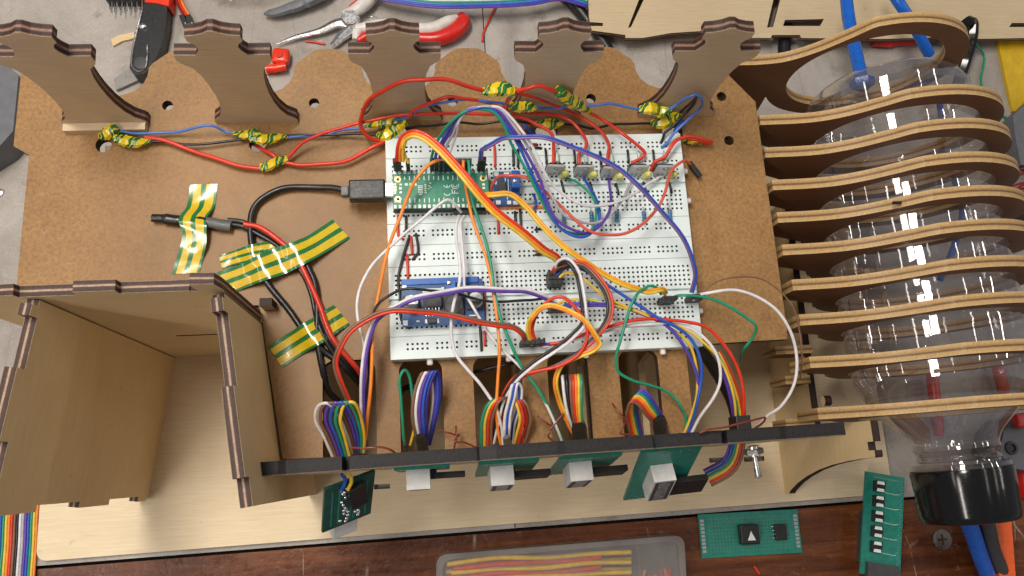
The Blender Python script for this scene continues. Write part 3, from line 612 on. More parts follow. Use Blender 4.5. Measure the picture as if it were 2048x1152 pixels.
mb = MB(); mb.plate(px2([(1984, 1030), (2022, 1025), (2032, 1160), (2036, 1240), (2010, 1240), (1995, 1120)], -104), [], (0, 0, -104), X, Y, 12, 0, 0); single('orange_tool', mb, 'orange_plastic', 'bright orange flat tool lying below the black bottle cap', 'tool')

# ------------------------------------------------------------------ breadboards (real recessed holes)
def breadboard(y0, y1, label):
    t = thing('breadboard', label, 'breadboard', (0, (y0 + y1) / 2, zM), 'pair of white breadboards')
    cy = (y0 + y1) / 2; hw = 82.5; ph = 2.54; hs = 0.54
    cols = [(-31 + i) * ph for i in range(63)]; rail = [(-29 + i) * ph for i in range(59) if i % 6 != 5]
    rows = [cy + s * (3.81 + ph * i) for s in (1, -1) for i in range(5)]; rrow = [cy + s * d_ for s in (1, -1) for d_ in (22.6, 25.14)]
    xe = sorted({-hw, hw} | {round(c + s * hs, 3) for c in cols + rail for s in (-1, 1)})
    grooves = [(cy - 1.5, cy + 1.5, -2.2), (cy + 18.4, cy + 18.75, -0.8), (cy - 18.75, cy - 18.4, -0.8)]
    ye = sorted({y0, y1} | {round(r + s * hs, 3) for r in rows + rrow for s in (-1, 1)} | {round(g[k], 3) for g in grooves for k in (0, 1)})
    colset = np.array(cols); railset = np.array(rail)
    xc = (np.array(xe[1:]) + np.array(xe[:-1])) / 2; yc = (np.array(ye[1:]) + np.array(ye[:-1])) / 2
    H = np.zeros((len(xc), len(yc)))
    incol = np.array([np.min(abs(colset - x)) < hs for x in xc]); inrail = np.array([np.min(abs(railset - x)) < hs for x in xc])
    for j, y in enumerate(yc):
        for g in grooves:
            if g[0] < y < g[1]: H[:, j] = g[2]
        if min(abs(y - r) for r in rows) < hs: H[incol, j] = -4.0
        if min(abs(y - r) for r in rrow) < hs: H[inrail, j] = -4.0
    m = MB(); vid = {}
    def V(i, j, z):
        k = (i, j, z)
        if k not in vid: vid[k] = len(m.v); m.v.append((xe[i], ye[j], z))
        return vid[k]
    nx, ny = H.shape
    for i in range(nx):
        for j in range(ny):
            z = H[i, j]; mi = 1 if z < -3 else 0
            m.face((V(i, j, z), V(i + 1, j, z), V(i + 1, j + 1, z), V(i, j + 1, z)), mi)
            for di, dj in ((1, 0), (0, 1)):
                a, b_ = i + di, j + dj
                if a < nx and b_ < ny and H[a, b_] != z:
                    z2 = H[a, b_]; lo, hi = min(z, z2), max(z, z2)
                    q = (V(a, j, lo), V(a, j + 1, lo), V(a, j + 1, hi), V(a, j, hi)) if di else (V(i, b_, lo), V(i + 1, b_, lo), V(i + 1, b_, hi), V(i, b_, hi))
                    m.face(q, 1 if lo < -3 else 0)
    for (xa, ya, xb, yb_) in ((-hw, y0, hw, y0), (hw, y0, hw, y1), (hw, y1, -hw, y1), (-hw, y1, -hw, y0)):
        b = m.add([(xa, ya, zM + .05), (xb, yb_, zM + .05), (xb, yb_, 0), (xa, ya, 0)]); m.face((b, b + 1, b + 2, b + 3), 0)
    part('socket_block', m, ['board_white', 'hole_shade'], t)
    return t
b1 = breadboard(0.12, 60.7, 'upper white breadboard carrying the green controller board and transistors')
b2 = breadboard(-60.7, -0.12, 'lower white breadboard carrying the blue converter module')
for u, v, bb, d_ in ((860, 727, b2, (0, -1, 0)), (1018, 720, b2, (0, -1, 0)), (1172, 712, b2, (0, -1, 0)), (1326, 705, b2, (0, -1, 0)), (1401, 622, b2, (1, 0, 0)), (1365, 343, b1, (1, 0, 0)), (1373, 402, b1, (1, 0, 0))):
    q = P(u, v, -4.0); m = MB(); dd = np.array(d_, float)
    q = np.array([q[0], -60.7, -4.0]) if dd[1] else np.array([82.5, q[1], -4.0])
    m.lathe([(0, 1.5), (2.0, 1.7), (3.0, 1.4), (3.3, 0.4)], q, dd, 12); part('locking_nub', m, 'nub', bb, 50)

# ------------------------------------------------------------------ things plugged into the breadboards
def q3(u, v, z): return P(u, v, z)
# green controller board, back side up
pk = thing('controller_board', 'green microcontroller board plugged in at the upper left of the breadboard', 'circuit board', (-53.5, 27.7, 0))
pc = np.array([-53.4, 27.6, 9.2]); R0 = Rz(-0.012)
m = MB(); m.box(pc, (50.5, 21.0, 1.2), R0, bev=0.2); part('board', m, 'pcb_green', pk)
def on_pico(x, y, dz=0.62): return pc + R0 @ np.array([x, y, dz])
for s in (-1, 1):
    m = MB(); m.box(on_pico(0, s * 8.9, -4.6), (50.4, 2.4, 8.0), R0, bev=0.1); part('header_strip', m, 'dupont', pk)
    for i in range(20):
        m = MB(); m.box(on_pico(-24.13 + 2.54 * i, s * 9.5, 0.63), (1.45, 1.9, 0.18), R0); part('solder_pad', m, 'silk' if s < 0 else 'tin', pk)
    m = MB()
    for i in range(20):
        if not (s > 0 and 13 < i < 18): m.box(on_pico(-24.1 + 2.54 * i, s * 6.2, 0.62), (0.55, 2.3 + 0.6 * math.sin(i * 2.1), 0.05), R0)
    part('pin_legend', m, 'silk', pk, kind='stuff')
for x, y, w, h_, mt in ((-24.2, 2.9, 1.6, 1.2, 'pad'), (-24.2, 1.3, 1.6, 1.3, 'gold'), (-24.2, -0.4, 1.6, 1.3, 'gold'), (-24.2, -2.0, 1.4, 1.1, 'pad'), (-21.3, 0.6, 1.5, 1.5, 'silk'), (-21.2, 2.7, 1.2, 1.0, 'tin'), (-21.2, -1.6, 1.2, 1.0, 'tin'), (-18.2, 2.7, 1.6, 1.4, 'silk'), (-15.8, 2.7, 1.5, 1.3, 'pad'), (-13.5, 2.7, 1.4, 1.3, 'pad'), (22.6, 2.2, 1.5, 1.2, 'pad'), (22.6, 0.2, 1.5, 1.2, 'pad')):
    m = MB(); m.box(on_pico(x, y, 0.66), (w, h_, 0.12), R0); part('test_pad', m, mt, pk)
for x, y in ((-22.6, 5.6), (-22.6, -5.4), (22.4, 5.6), (22.4, -5.4)):
    m = MB(); m.lathe([(0, 1.7), (0.14, 1.65), (0.15, 0.9)], on_pico(x, y, 0.6), Z, 18); part('mounting_ring', m, 'gold', pk, 50)
    m = MB(); m.lathe([(0, 0.85), (0.17, 0.85)], on_pico(x, y, 0.6), Z, 14); part('mounting_hole', m, 'hole_shade', pk, 50)
m = MB()
for i, (x, y, w, h_) in enumerate([(-10.8, 1.8 - 0.95 * k, 2.6 if k < 5 else 1.6, 0.5) for k in range(6)] + [(-8.2, 2.4 - 1.1 * k, 1.0, 0.6) for k in range(5)] + [(-5.6, 3.4, .9, .6), (-6.2, 1.8, .7, .5), (-5.4, 0.9, .7, .5), (-6.6, 0.2, .7, .5)]):
    m.box(on_pico(x, y, 0.62), (w, h_, 0.05), R0)
part('small_print', m, 'silk', pk, kind='stuff')
def stroke(t, name, segs, w, mat, org, R, kind=None):
    """lettering strokes: each polyline becomes a thin raised ribbon"""
    mm = MB()
    for sg in segs:
        pts = [org + R @ np.array([x, y, 0]) for x, y in sg]
        mm.tube(np.array(pts), w, 5, flat=0.25)
    return part(name, mm, mat, t, 60, kind)
# conformity marks printed on the board, reading upwards
def arcs(cx, cy, r, a0, a1): return arc(cx, cy, r, a0, a1, 10)
Rp = R0
stroke(pk, 'printed_letter', [arcs(3.0, -1.0, 1.75, 200, 340)], 0.22, 'silk', on_pico(0.2, -0.9, 0.66), Rp)
stroke(pk, 'printed_letter', [arcs(3.0, 3.4, 1.75, 195, 345), [(3.0, 1.75), (3.0, 3.2)]], 0.22, 'silk', on_pico(0.2, -0.9, 0.66), Rp)
stroke(pk, 'printed_letter', [[(5.6, -1.9), (9.0, -1.9)], [(5.7, -1.9), (5.7, 0.3)], [(7.0, -1.9), (7.0, -0.3)]], 0.2, 'silk', on_pico(0.1, -0.6, 0.66), Rp)
stroke(pk, 'printed_letter', [arcs(7.4, 2.5, 1.9, 160, 385), arcs(7.4, 2.6, 1.0, 170, 370)], 0.2, 'silk', on_pico(0.1, -0.6, 0.66), Rp)
# jumper housings standing on the pins
def housing(u0, u1, v0, v1, zt, label, n, cat='connector', base=None, group='black jumper connectors', zb=10.0):
    """row of black housings between the foot pixels (u0..u1 at v1), rising to zt"""
    a, b_ = P(u0, v1, zb), P(u1, v1, zb); t = thing('jumper_connector', label, cat, (a + b_) / 2, group)
    for i in range(n):
        f = (i + 0.5) / n; c = a + (b_ - a) * f; w = np.linalg.norm(b_ - a) / n
        mm = MB(); mm.box((c[0], c[1] + 1.25, (zb + zt) / 2), (w * 0.96, 2.4, zt - zb), Rz(-0.012), bev=0.25); part('housing', mm, 'dupont', t)
    return t
housing(788, 804, 0, 343, 23, 'pair of black jumper connectors at the left end of the green board', 2)
housing(813, 821, 0, 343, 23, 'single black jumper connector with a yellow wire on the green board', 1)
housing(860, 942, 0, 343, 23, 'long row of black jumper connectors along the top of the green board', 9)
housing(954, 970, 0, 343, 25, 'pair of black jumper connectors with blue and purple wires by the green board', 2)
housing(906, 972, 0, 430, 7, 'row of black jumper connectors below the green board', 7, zb=0.2)
# USB plug
us = thing('usb_plug', 'black USB plug pushed into the green controller board', 'plug', q3(735, 381, 0))
a, b_ = q3(698, 381, 7), q3(771, 381, 7); c = (a + b_) / 2
m = MB(); m.box((c[0], c[1], 6.0), (b_[0] - a[0], 11.0, 7.0), bev=1.0); part('grip', m, 'black_plastic', us)
m = MB(); m.box((c[0] - 11.6, c[1], 6.0), (4.0, 5.4, 5.0), bev=0.8); part('strain_relief', m, 'grey_plastic', us)
a = q3(773, 381, 7); m = MB(); m.box((b_[0] + 2.4, c[1], 6.8), (5.4, 7.4, 2.6), bev=0.3); part('metal_tip', m, 'steel', us)
ux, uy = c[0] + 1, c[1]
stroke(us, 'usb_symbol', [[(-3.2, 0), (3.0, 0)], [(-1.6, 0), (-0.2, 1.2), (1.2, 1.2)], [(-0.4, 0), (0.8, -1.2), (1.8, -1.2)]], 0.16, 'grey_plastic', np.array([ux, uy, 9.55]), np.eye(3))
# small blue module with trimmer
md = thing('sensor_module', 'small blue module with a square blue trimmer right of the green board', 'circuit board', q3(1013, 378, 0))
a, b_ = q3(986, 340, 4), q3(1041, 414, 4); c = (a + b_) / 2; R1 = Rz(-0.02)
m = MB(); m.box((c[0], c[1], 3.4), (14.2, 19.4, 1.2), R1, bev=0.15); part('board', m, 'pcb_blue', md)
def on_m(x, y, z): return np.array([c[0], c[1], z]) + R1 @ np.array([x, y, 0])
m = MB(); m.box(on_m(4.6, 3.2, 7.0), (4.6, 9.8, 6.0), R1, bev=0.3); tr = part('trimmer', m, 'pot_blue', md)
m = MB(); m.lathe([(0, 1.1), (0.5, 1.1), (0.7, 0.8)], on_m(4.0, 2.2, 10.0), Z, 14); part('adjusting_screw', m, 'gold', tr, 50)
m = MB(); m.box(on_m(-2.6, 0.6, 5.0), (4.2, 5.6, 2.0), R1, bev=0.2); part('chip', m, 'chip', md)
for x, y, w, h_ in ((-5.4, 8.0, 2.6, 2.4), (0.2, 8.2, 3.0, 1.8), (3.6, 8.4, 2.4, 1.6), (-5.8, 4.0, 1.2, 3.6), (1.0, -8.0, 2.2, 2.0), (-0.6, 2.0, 0.5, 8.0), (0.9, 1.4, 0.4, 8.0), (4.4, -8.2, 2.6, 2.2), (-4.8, -8.0, 2.6, 2.2), (0.2, -5.0, 0.5, 2.5)):
    m = MB(); m.box(on_m(x, y, 4.1), (w, h_, 0.3), R1); part('printed_pad', m, 'silk' if abs(x) < 3 else 'tin', md)
# blue step-down converter
cv = thing('converter_module', 'blue step-down converter board with round coil on the lower breadboard', 'circuit board', q3(886, 606, 0))
a, b_ = q3(805, 560, 4.5), q3(967, 650, 4.5); c2 = (a + b_) / 2; R2 = Rz(0.004)
m = MB(); m.box((c2[0], c2[1], 3.8), (42.5, 24.0, 1.4), R2, bev=0.15); part('board', m, 'pcb_blue', cv)
def on_c(x, y, z): return np.array([c2[0], c2[1], z]) + R2 @ np.array([x, y, 0])
for x, lab in ((-16.3, 'left'), (16.6, 'right')):
    m = MB(); m.box(on_c(x, -0.4, 5.6), (8.6, 8.6, 2.2), R2, bev=0.4); part('capacitor_base', m, 'chip', cv)
    m = MB(); m.lathe([(0, 4.0), (5.2, 4.0), (5.8, 3.6), (5.9, 0.5)], on_c(x, -0.4, 5.6), Z, 24); k_ = part('capacitor', m, 'tin', cv, 40)
    m = MB(); m.plate(arc(0, 0, 3.55, 200, 340, 10), [], on_c(x, -0.4, 11.66), R2 @ X, R2 @ Y, 0.08, 0, 0); part('polarity_mark', m, 'chip', k_)
    zt = 11.72
    segs = {'left': [[(-2.6, 0.4), (-3, 1.6), (-1.6, 2.0), (-1.0, 1.0), (-2.2, .6)], [(-.6, 1.9), (.7, 1.9), (-.5, .4), (.7, .4)], [(2.5, 2.0), (1.3, 2.0), (1.3, 1.3), (2.3, 1.1), (2.4, .5), (1.2, .3)]],
            'right': [[(-2.4, .4), (-1.6, 2.2), (-1.0, .4)], [(-.4, 1.2), (.6, 1.2)], [(2.2, 2.1), (1.1, 2.1), (1.1, 1.3), (2.1, 1.1), (2.2, .4), (1.0, .3)]]}[lab]
    stroke(k_, 'printed_digits', segs, 0.2, 'silk', on_c(x, -0.4, zt), R2)
m = MB(); m.box(on_c(-5.4, 1.0, 6.2), (9.6, 7.6, 3.2), R2, bev=0.25); ch = part('regulator_chip', m, 'chip', cv)
m = MB(); m.box(on_c(-5.4, 6.4, 5.2), (10.0, 2.2, 1.0), R2, bev=0.1); part('heat_tab', m, 'silk', cv)
for i in range(5):
    m = MB(); m.tube([on_c(-8.9 + 1.72 * i, -2.6, 5.6), on_c(-8.9 + 1.72 * i, -4.2, 5.2), on_c(-8.9 + 1.72 * i, -5.0, 4.65), on_c(-8.9 + 1.72 * i, -7.0, 4.6)], 0.42, 6); part('pin', m, 'solder', cv, 60)
m = MB(); m.box(on_c(5.6, -2.2, 6.4), (10.6, 10.8, 4.0), R2, bev=2.4); part('coil_base', m, 'dark_grey', cv)
m = MB(); m.lathe([(0, 4.6), (0.9, 4.6), (1.2, 4.2), (1.25, 0.5)], on_c(5.6, -2.2, 8.2), Z, 28); part('coil', m, 'shrink_grey', cv, 40)
m = MB(); m.box(on_c(4.6, 8.0, 7.0), (4.4, 5.4, 5.4), R2, bev=0.2); tr = part('trimmer', m, 'pot_blue', cv)
m = MB(); m.lathe([(0, 1.1), (0.9, 1.1), (1.1, 0.7)], on_c(3.6, 9.2, 9.7), Z, 14); part('adjusting_screw', m, 'gold', tr, 50)
m = MB(); m.box(on_c(-6.0, -9.6, 5.6), (4.6, 2.6, 2.4), R2, bev=0.4); part('diode', m, 'chip', cv)
for x, y, w, h_, mt in ((-9.0, -9.6, 1.0, 2.2, 'tin'), (-3.0, -9.6, 1.0, 2.2, 'tin'), (-19.6, -10.0, 2.4, 2.6, 'silk'), (-19.6, 8.6, 2.2, 2.2, 'tin'), (12.0, 8.0, 2.6, 0.8, 'silk'), (16.2, 8.0, 2.6, 1.6, 'chip'), (15.0, -7.6, 3.4, 0.7, 'silk'), (0.2, 7.4, 1.4, 1.4, 'silk'), (17, -9.5, 3.6, 1.6, 'chip'), (-13.2, -9.4, 1.6, 0.8, 'silk')):
    m = MB(); m.box(on_c(x, y, 4.7), (w, h_, 0.5), R2); part('surface_part', m, mt, cv)
m = MB(); m.box(on_c(-1.0, 11.4, 4.9), (40.0, 3.2, 0.8), R2, bev=0.2); part('edge_strip', m, 'pot_blue', cv)
# five power transistors with yellow lamps, diodes, resistors
MOS = [(1108, 346), (1165, 347), (1217, 350), (1272, 347), (1323, 347)]
ORD = ('first', 'second', 'third', 'fourth', 'fifth')
for i, (u, v) in enumerate(MOS):
    foot = P(u - 1, v + 6, 0.4); t = thing('power_transistor', f'{ORD[i]} metal-tab transistor from the left in the breadboard row', 'transistor', foot, 'row of metal-tab transistors')
    tilt = math.radians(-6); Rt = np.array([[1, 0, 0], [0, math.cos(tilt), -math.sin(tilt)], [0, math.sin(tilt), math.cos(tilt)]]) @ np.eye(3)
    Rt = Rz(-0.05 + 0.03 * (i % 2)) @ Rt
    m = MB(); m.plate([(-4.9, 1), (4.9, 1), (4.9, 11.4), (4.2, 12.1), (-4.2, 12.1), (-4.9, 11.4)], [circle(0, 9.8, 1.6, 14)], foot + Rt @ np.array([0, -0.4, 0]), Rt @ X, Rt @ Z, 1.3, 0, 0); part('metal_tab', m, 'tab_tin', t)
    m = MB(); m.box(foot + Rt @ np.array([0, 2.5, 4.2]), (9.7, 3.2, 6.6), Rt, bev=0.3); part('case', m, 'black_plastic', t)
    for k in (-1, 0, 1):
        m = MB(); m.box(foot + np.array([2.54 * k, -0.8, 1.4]), (0.9, 0.5, 4.4)); part('leg', m, 'steel', t)
    lf = P(u + 20, v + 3, 3.6); t2 = thing('indicator_lamp', f'pale yellow lamp beside the {ORD[i]} transistor from the left', 'lamp', (lf[0], lf[1], 0), 'yellow lamps on the breadboard')
    m = MB(); m.lathe([(-3.5, 2.4), (-0.6, 2.4), (-0.5, 2.15), (3.0, 2.1), (4.3, 1.75), (5.1, 1.0), (5.4, 0.15)], lf + (0, 0, 0.5), (0.1, -0.25, 1), 16); part('lens', m, 'led', t2, 60)
    for k in (-.6, .6):
        m = MB(); m.tube([lf + (k, 0.5, -3.5), (lf[0] + k * 2, lf[1] + 1, -1.5)], 0.3, 6); part('lead', m, 'steel', t2)
    # glass diode standing behind, black links above and below
    g0 = P(u + 6, v - 32, 1.8); t3 = thing('glass_diode', f'small greenish glass diode behind the {ORD[i]} transistor from the left', 'diode', g0, 'glass diodes on the breadboard')
    m = MB(); m.tube([g0 + (0, 4.2, -3.5), g0 + (0, 3.9, 0), g0 + (0, 2, 0.2), g0 + (0.1, -3, 0.2), g0 + (0.1, -4.6, -0.2), g0 + (0.1, -5, -3.5)], 0.28, 6); part('lead', m, 'steel', t3)
    m = MB(); m.tube([g0 + (0, 2.6, 0.2), g0 + (0, 2.3, .2), g0 + (0.05, -2.9, .2), g0 + (.05, -3.2, .2)], [0.5, 1.15, 1.15, 0.5], 12); part('glass_body', m, 'glass_diode', t3, 50)
    for (du, dv0, dv1, du1, pos) in ((-17, -46, -22, -15, 'above'), (15, 18, 38, 20, 'below')):
        a, b_ = P(u + du, v + dv0, 0.6), P(u + du1, v + dv1, 0.6)
        m = MB(); m.tube([a - (0, 0, 3), a + (0, 0, 0.1), a + (b_ - a) * 0.12 + (0, 0, .4), a + (b_ - a) * 0.88 + (0, 0, .4), b_ + (0, 0, 0.1), b_ - (0, 0, 3)], 0.72, 7)
        single('jumper_link', m, wire_mat('black'), f'short black jumper link just {pos} the {ORD[i]} transistor from the left', 'jumper', 'short black links by the transistors', 60)
for i, (u, v) in enumerate(((1128, 438), (1183, 434), (1234, 433), (1288, 433), (1340, 430))):
    c0 = P(u, v, 1.7); t = thing('resistor', f'{ORD[i]} light blue resistor from the left below the transistor row', 'resistor', c0 - (0, 0, 1.7), 'blue resistors on the breadboard')
    m = MB(); m.tube([c0 + (0, -5.8, -4), c0 + (0, -5.4, 0), c0 + (0, 5.4, 0), c0 + (0, 5.8, -4)], 0.27, 6); part('lead', m, 'steel', t)
    m = MB(); m.lathe([(-3.3, 0.4), (-3.1, 1.0), (-2.2, 1.25), (-1.6, 1.02), (1.6, 1.02), (2.2, 1.25), (3.1, 1.0), (3.3, 0.4)], c0, (0.03, 1, 0), 14); bd = part('body', m, 'resistor', t, 50)
    for k, mt in ((-2.2, 'wire_brown'), (-0.8, 'wire_black'), (0.6, 'wire_black'), (2.2, 'wire_brown')):
        wire_mat(mt[5:]); m = MB(); m.lathe([(k - .25, 1.3 if abs(k) > 2 else 1.06), (k + .25, 1.3 if abs(k) > 2 else 1.06)], c0, (0.03, 1, 0), 14); part('colour_band', m, mt, bd, 50)
# sockets on the lower breadboard with pin housings
def socket_row(u, v, nx, ny, zt, label):
    a = P(u, v, 0.2); t = thing('pin_socket', label, 'connector', a, 'black pin connectors on the lower breadboard')
    for i in range(nx):
        for j in range(ny):
            m = MB(); m.box((a[0] + (i - (nx - 1) / 2) * 2.54, a[1] + (j - (ny - 1) / 2) * 2.54, 0.2 + zt / 2), (2.44, 2.44, zt), bev=0.25); part('housing', m, 'dupont', t)
    return t
socket_row(1106, 563, 3, 3, 10, 'cluster of black pin connectors in the middle of the lower breadboard')
socket_row(1114, 622, 4, 1, 8, 'flat row of black pin connectors under the orange wire loop')
socket_row(1062, 690, 5, 1, 11, 'black pin connectors near the front edge of the lower breadboard')
socket_row(1327, 606, 3, 1, 13, 'black pin connectors at the right with yellow and green wires')
socket_row(1382, 602, 3, 1, 13, 'black pin connectors at the right edge of the lower breadboard')
# ------------------------------------------------------------------ wires: (u, v, height) measured points
wire('thin light blue wire along the deck between the two leftmost tape joints', 'lightblue', [(228, 260, -5), (262, 265), (300, 267), (350, 264), (395, 254), (425, 253), (450, 262), (474, 269, -5)], 0.75)
wire('thin light blue wire under the red wire left of the breadboard', 'lightblue', [(560, 277, -6), (615, 272), (650, 269), (680, 262), (720, 255), (755, 246), (790, 240), (818, 232, -4), (850, 213), (890, 204), (930, 200), (965, 201), (995, 206), (1020, 212, -2)], 0.75)
wire('light blue wire between the tape joints above the transistors', 'lightblue', [(1070, 215, -2), (1110, 216), (1150, 214), (1185, 210), (1215, 208), (1245, 212), (1285, 220, -2)], 0.75)
wire('black wire joining the two leftmost tape joints', 'black', [(290, 283, -5), (330, 284), (370, 288), (420, 288), (460, 281), (492, 278, -5)], 0.75)
wire('black wire from second tape joint to the knot at the breadboard corner', 'black', [(572, 272, -6), (620, 270), (680, 268), (730, 269), (770, 272, -4)], 0.75)
wire('black wire running behind the breadboard top edge', 'black', [(812, 258, -4), (840, 253), (880, 248), (920, 246), (955, 247), (1000, 243), (1040, 243), (1070, 247, -4)], 0.75)
wire('black wire from the hole joint to the right tape knot', 'black', [(1122, 248, -4), (1160, 252), (1190, 256), (1225, 250), (1260, 247), (1312, 247, -4)], 0.75)
wire('thick red wire between the leftmost joint and the round tape wrap', 'red', [(290, 274, -5), (320, 280), (370, 295), (420, 313), (470, 330), (528, 338, -5)], 1.15)
wire('short red wire rising from the deck hole to the round tape wrap', 'red', [(508, 289, -16), (522, 296, -8), (540, 307, -5), (556, 317, -5)], 1.15)
wire('red wire sweeping from the round wrap over to the first transistor', 'red', [(572, 318, -5), (590, 300), (612, 283), (645, 265, 3), (690, 255), (730, 243), (775, 234, 9), (830, 229), (890, 226), (950, 228, 12), (1010, 230), (1045, 236), (1070, 246), (1092, 258), (1105, 275, 9), (1108, 300), (1106, 335, 1)], 0.95)
wire('thick red wire curving under from the round wrap to the corner knot', 'red', [(570, 325, -5), (600, 329), (640, 330), (690, 322), (725, 306), (750, 292), (772, 281, -3)], 1.15)
wire('big red wire loop above the breadboard top left corner', 'red', [(768, 283, -4), (745, 278, -2), (728, 264, 3), (721, 245, 8), (726, 220, 12), (742, 198), (768, 180), (800, 166, 16), (835, 159), (865, 158), (900, 162, 14), (940, 173), (975, 184, 8)], 1.15)
wire('red wire arching from corner knot over to the second transistor', 'red', [(815, 236, -2), (832, 219, 2), (860, 205), (890, 196), (915, 194, 8), (945, 199), (985, 210), (1025, 220, 9), (1070, 228), (1112, 230), (1130, 235), (1148, 247), (1162, 264, 8), (1173, 288), (1170, 297), (1158, 308), (1159, 335, 1)], 0.95)
wire('red wire from the upper tape wrap down to the third transistor', 'red', [(1024, 188, 2), (1050, 191, 6), (1080, 199), (1115, 214, 9), (1160, 233), (1192, 255), (1209, 269, 8), (1217, 288), (1215, 312), (1214, 336, 1)], 0.95)
wire('short thick red arch between the two upper tape wraps', 'red', [(1026, 188, 0), (1042, 179, 5), (1062, 174), (1085, 174), (1105, 180), (1125, 190, 3)], 1.15)
wire('red wire dropping from the upper wrap to the round deck hole', 'red', [(1024, 190, 0), (1013, 205, 2), (1012, 225, -2), (1022, 245, -4), (1042, 263, -6), (1075, 276, -14)], 1.15)
wire('red wire from the long wrap down to the fourth transistor', 'red', [(1176, 224, 2), (1205, 239, 5), (1245, 267, 8), (1276, 291), (1289, 308), (1282, 316), (1266, 326), (1263, 338, 1)], 0.95)
wire('red wire from the right tape stub to the fifth transistor', 'red', [(1424, 284, -3), (1400, 278, 2), (1374, 273, 6), (1356, 279), (1341, 296, 7), (1328, 313), (1310, 326), (1302, 340, 1)], 1.05)
wire('second red stub end lying on the deck at the right', 'red', [(1372, 276, -2), (1395, 282, -4), (1421, 288, -7)], 0.95)
wire('light blue wire hooping from the right tape knot into the power rail', 'lightblue', [(1338, 218, 0), (1354, 211, 6), (1370, 196, 10), (1388, 190, 12), (1402, 194), (1404, 207), (1395, 222), (1375, 240, 9), (1350, 266), (1334, 284), (1323, 296, 0)], 0.8)
wire('black wire folded over beside the light blue hoop at the right', 'black', [(1355, 232, 0), (1372, 215, 5), (1388, 198, 9), (1394, 191, 10), (1391, 202), (1375, 222, 8), (1350, 248), (1333, 263), (1326, 275), (1321, 287, 0)], 0.8)
wire('dark blue wire dropping into the round deck hole behind the breadboard', 'blue', [(1046, 247, -3), (1058, 259, -4), (1075, 278, -12)], 1.0)
wire('dark blue wire dropping into the deck hole at the breadboard top right corner', 'blue', [(1368, 240, -2), (1352, 258, -4), (1350, 276, -14)], 0.9)
# bundles over the breadboards
ribbon('red, orange and yellow ribbon bundle sweeping across the green board', ['red', 'orange', 'yellow'], [(800, 322, 24), (802, 296, 31), (808, 276, 36), (825, 267, 40), (850, 275), (880, 298, 42), (915, 338), (955, 383, 40), (1000, 430), (1045, 468, 30), (1085, 497), (1112, 515, 16), (1120, 530, 9)], 1.55, 0.9)
ribbon('amber and yellow wire pair running from green board to right pins', ['amber', 'yellow'], [(962, 392, 14), (985, 388, 18), (1010, 388, 20), (1032, 394), (1052, 412), (1080, 448, 20), (1120, 486), (1165, 520, 17), (1215, 552), (1262, 575), (1296, 583), (1322, 578, 13), (1332, 588, 8)], 1.5, 0.88, 'wire_pair', 'wire')
wire('dark red wire dropping to the left pins of the green board', 'darkred', [(812, 268, 37), (801, 282, 33), (795, 302, 28), (791, 324, 23)], 0.8)
wire('pale yellow wire dropping to the single connector on the green board', 'yellow', [(814, 270, 37), (806, 290, 33), (808, 308, 28), (817, 326, 23)], 0.75)
wire('orange wire from the top connector row down the left of the breadboard', 'orange', [(884, 318, 23), (868, 324, 25), (848, 337), (833, 358, 22), (818, 390), (800, 430, 16), (786, 470), (774, 510, 14), (764, 550), (755, 595, 16), (749, 640), (745, 700, 14), (741, 760), (737, 820, 6), (730, 892, -8)], 0.95)
wire('thin white wire from green board bottom looping out to the left', 'white', [(922, 424, 8), (912, 412, 14), (895, 401, 18), (873, 413), (845, 438, 17), (805, 470), (770, 504, 14), (738, 540), (721, 570, 14), (715, 605), (718, 645, 16), (727, 690), (732, 740, 10), (730, 810), (728, 892, -6)], 0.8)
wire('white wire running straight down past the converter coil, left one', 'white', [(918, 432, 8), (914, 445, 12), (914, 480, 14), (919, 530), (917, 575, 18), (909, 606), (902, 640, 20), (902, 670), (912, 705), (935, 740, 14), (965, 775), (990, 812, 8), (1003, 850), (1006, 888, -6)], 0.85)
wire('pale wire running down beside the converter coil, right one', 'white', [(928, 432, 8), (923, 447, 12), (924, 490), (927, 540, 15), (931, 580), (942, 606, 15), (962, 645), (990, 682, 14), (1022, 716), (1055, 752, 10), (1088, 800), (1112, 850, 2), (1124, 884, -6)], 0.75)
wire('orange wire crossing both breadboards downwards', 'orange', [(927, 320, 24), (927, 342, 22), (931, 375, 18), (943, 425, 18), (956, 470), (972, 520, 17), (984, 565), (991, 610, 18), (995, 660), (999, 715, 16), (997, 760), (992, 810, 8), (994, 850), (1002, 888, -6)], 0.85)
wire('green wire crossing both breadboards beside the orange one', 'green', [(937, 320, 24), (939, 350, 22), (944, 395, 18), (956, 440), (974, 495, 17), (985, 545), (991, 595, 18), (1003, 645), (1024, 692, 16), (1046, 735), (1078, 785, 8), (1108, 838, 0), (1128, 886, -8)], 0.85)
ribbon('short dark wire stubs crossing at the lower right of the green board', ['salmon', 'yellow'], [(956, 397, 12), (966, 398, 13), (974, 408, 11), (976, 420, 7)], 1.2, 0.6, 'wire_stub', 'wire')
G0 = [(862, 322), (866, 300), (880, 272), (897, 247), (922, 227), (952, 217), (980, 222), (1000, 240)]
def arch(label, colour, k, tail, r=0.78):
    o = k * 5.2
    head = [(862 + k * 8, 320, 23), (867 + k * 8.5, 298, 30), (884 + k * 7, 268, 38), (902 + k * 4, 244, 46), (926 + k * 2.5, 226 - k * 1.2, 52), (955 + k * 1, 216 - k * .6, 54), (984 + k * 3, 223 - k * 2, 52), (1004 + k * 4.4, 246 - k * 3, 48)]
    wire(label, colour, head + tail, r, 'wire', 'gate_wire', 'fan of five wires arching to the transistors')
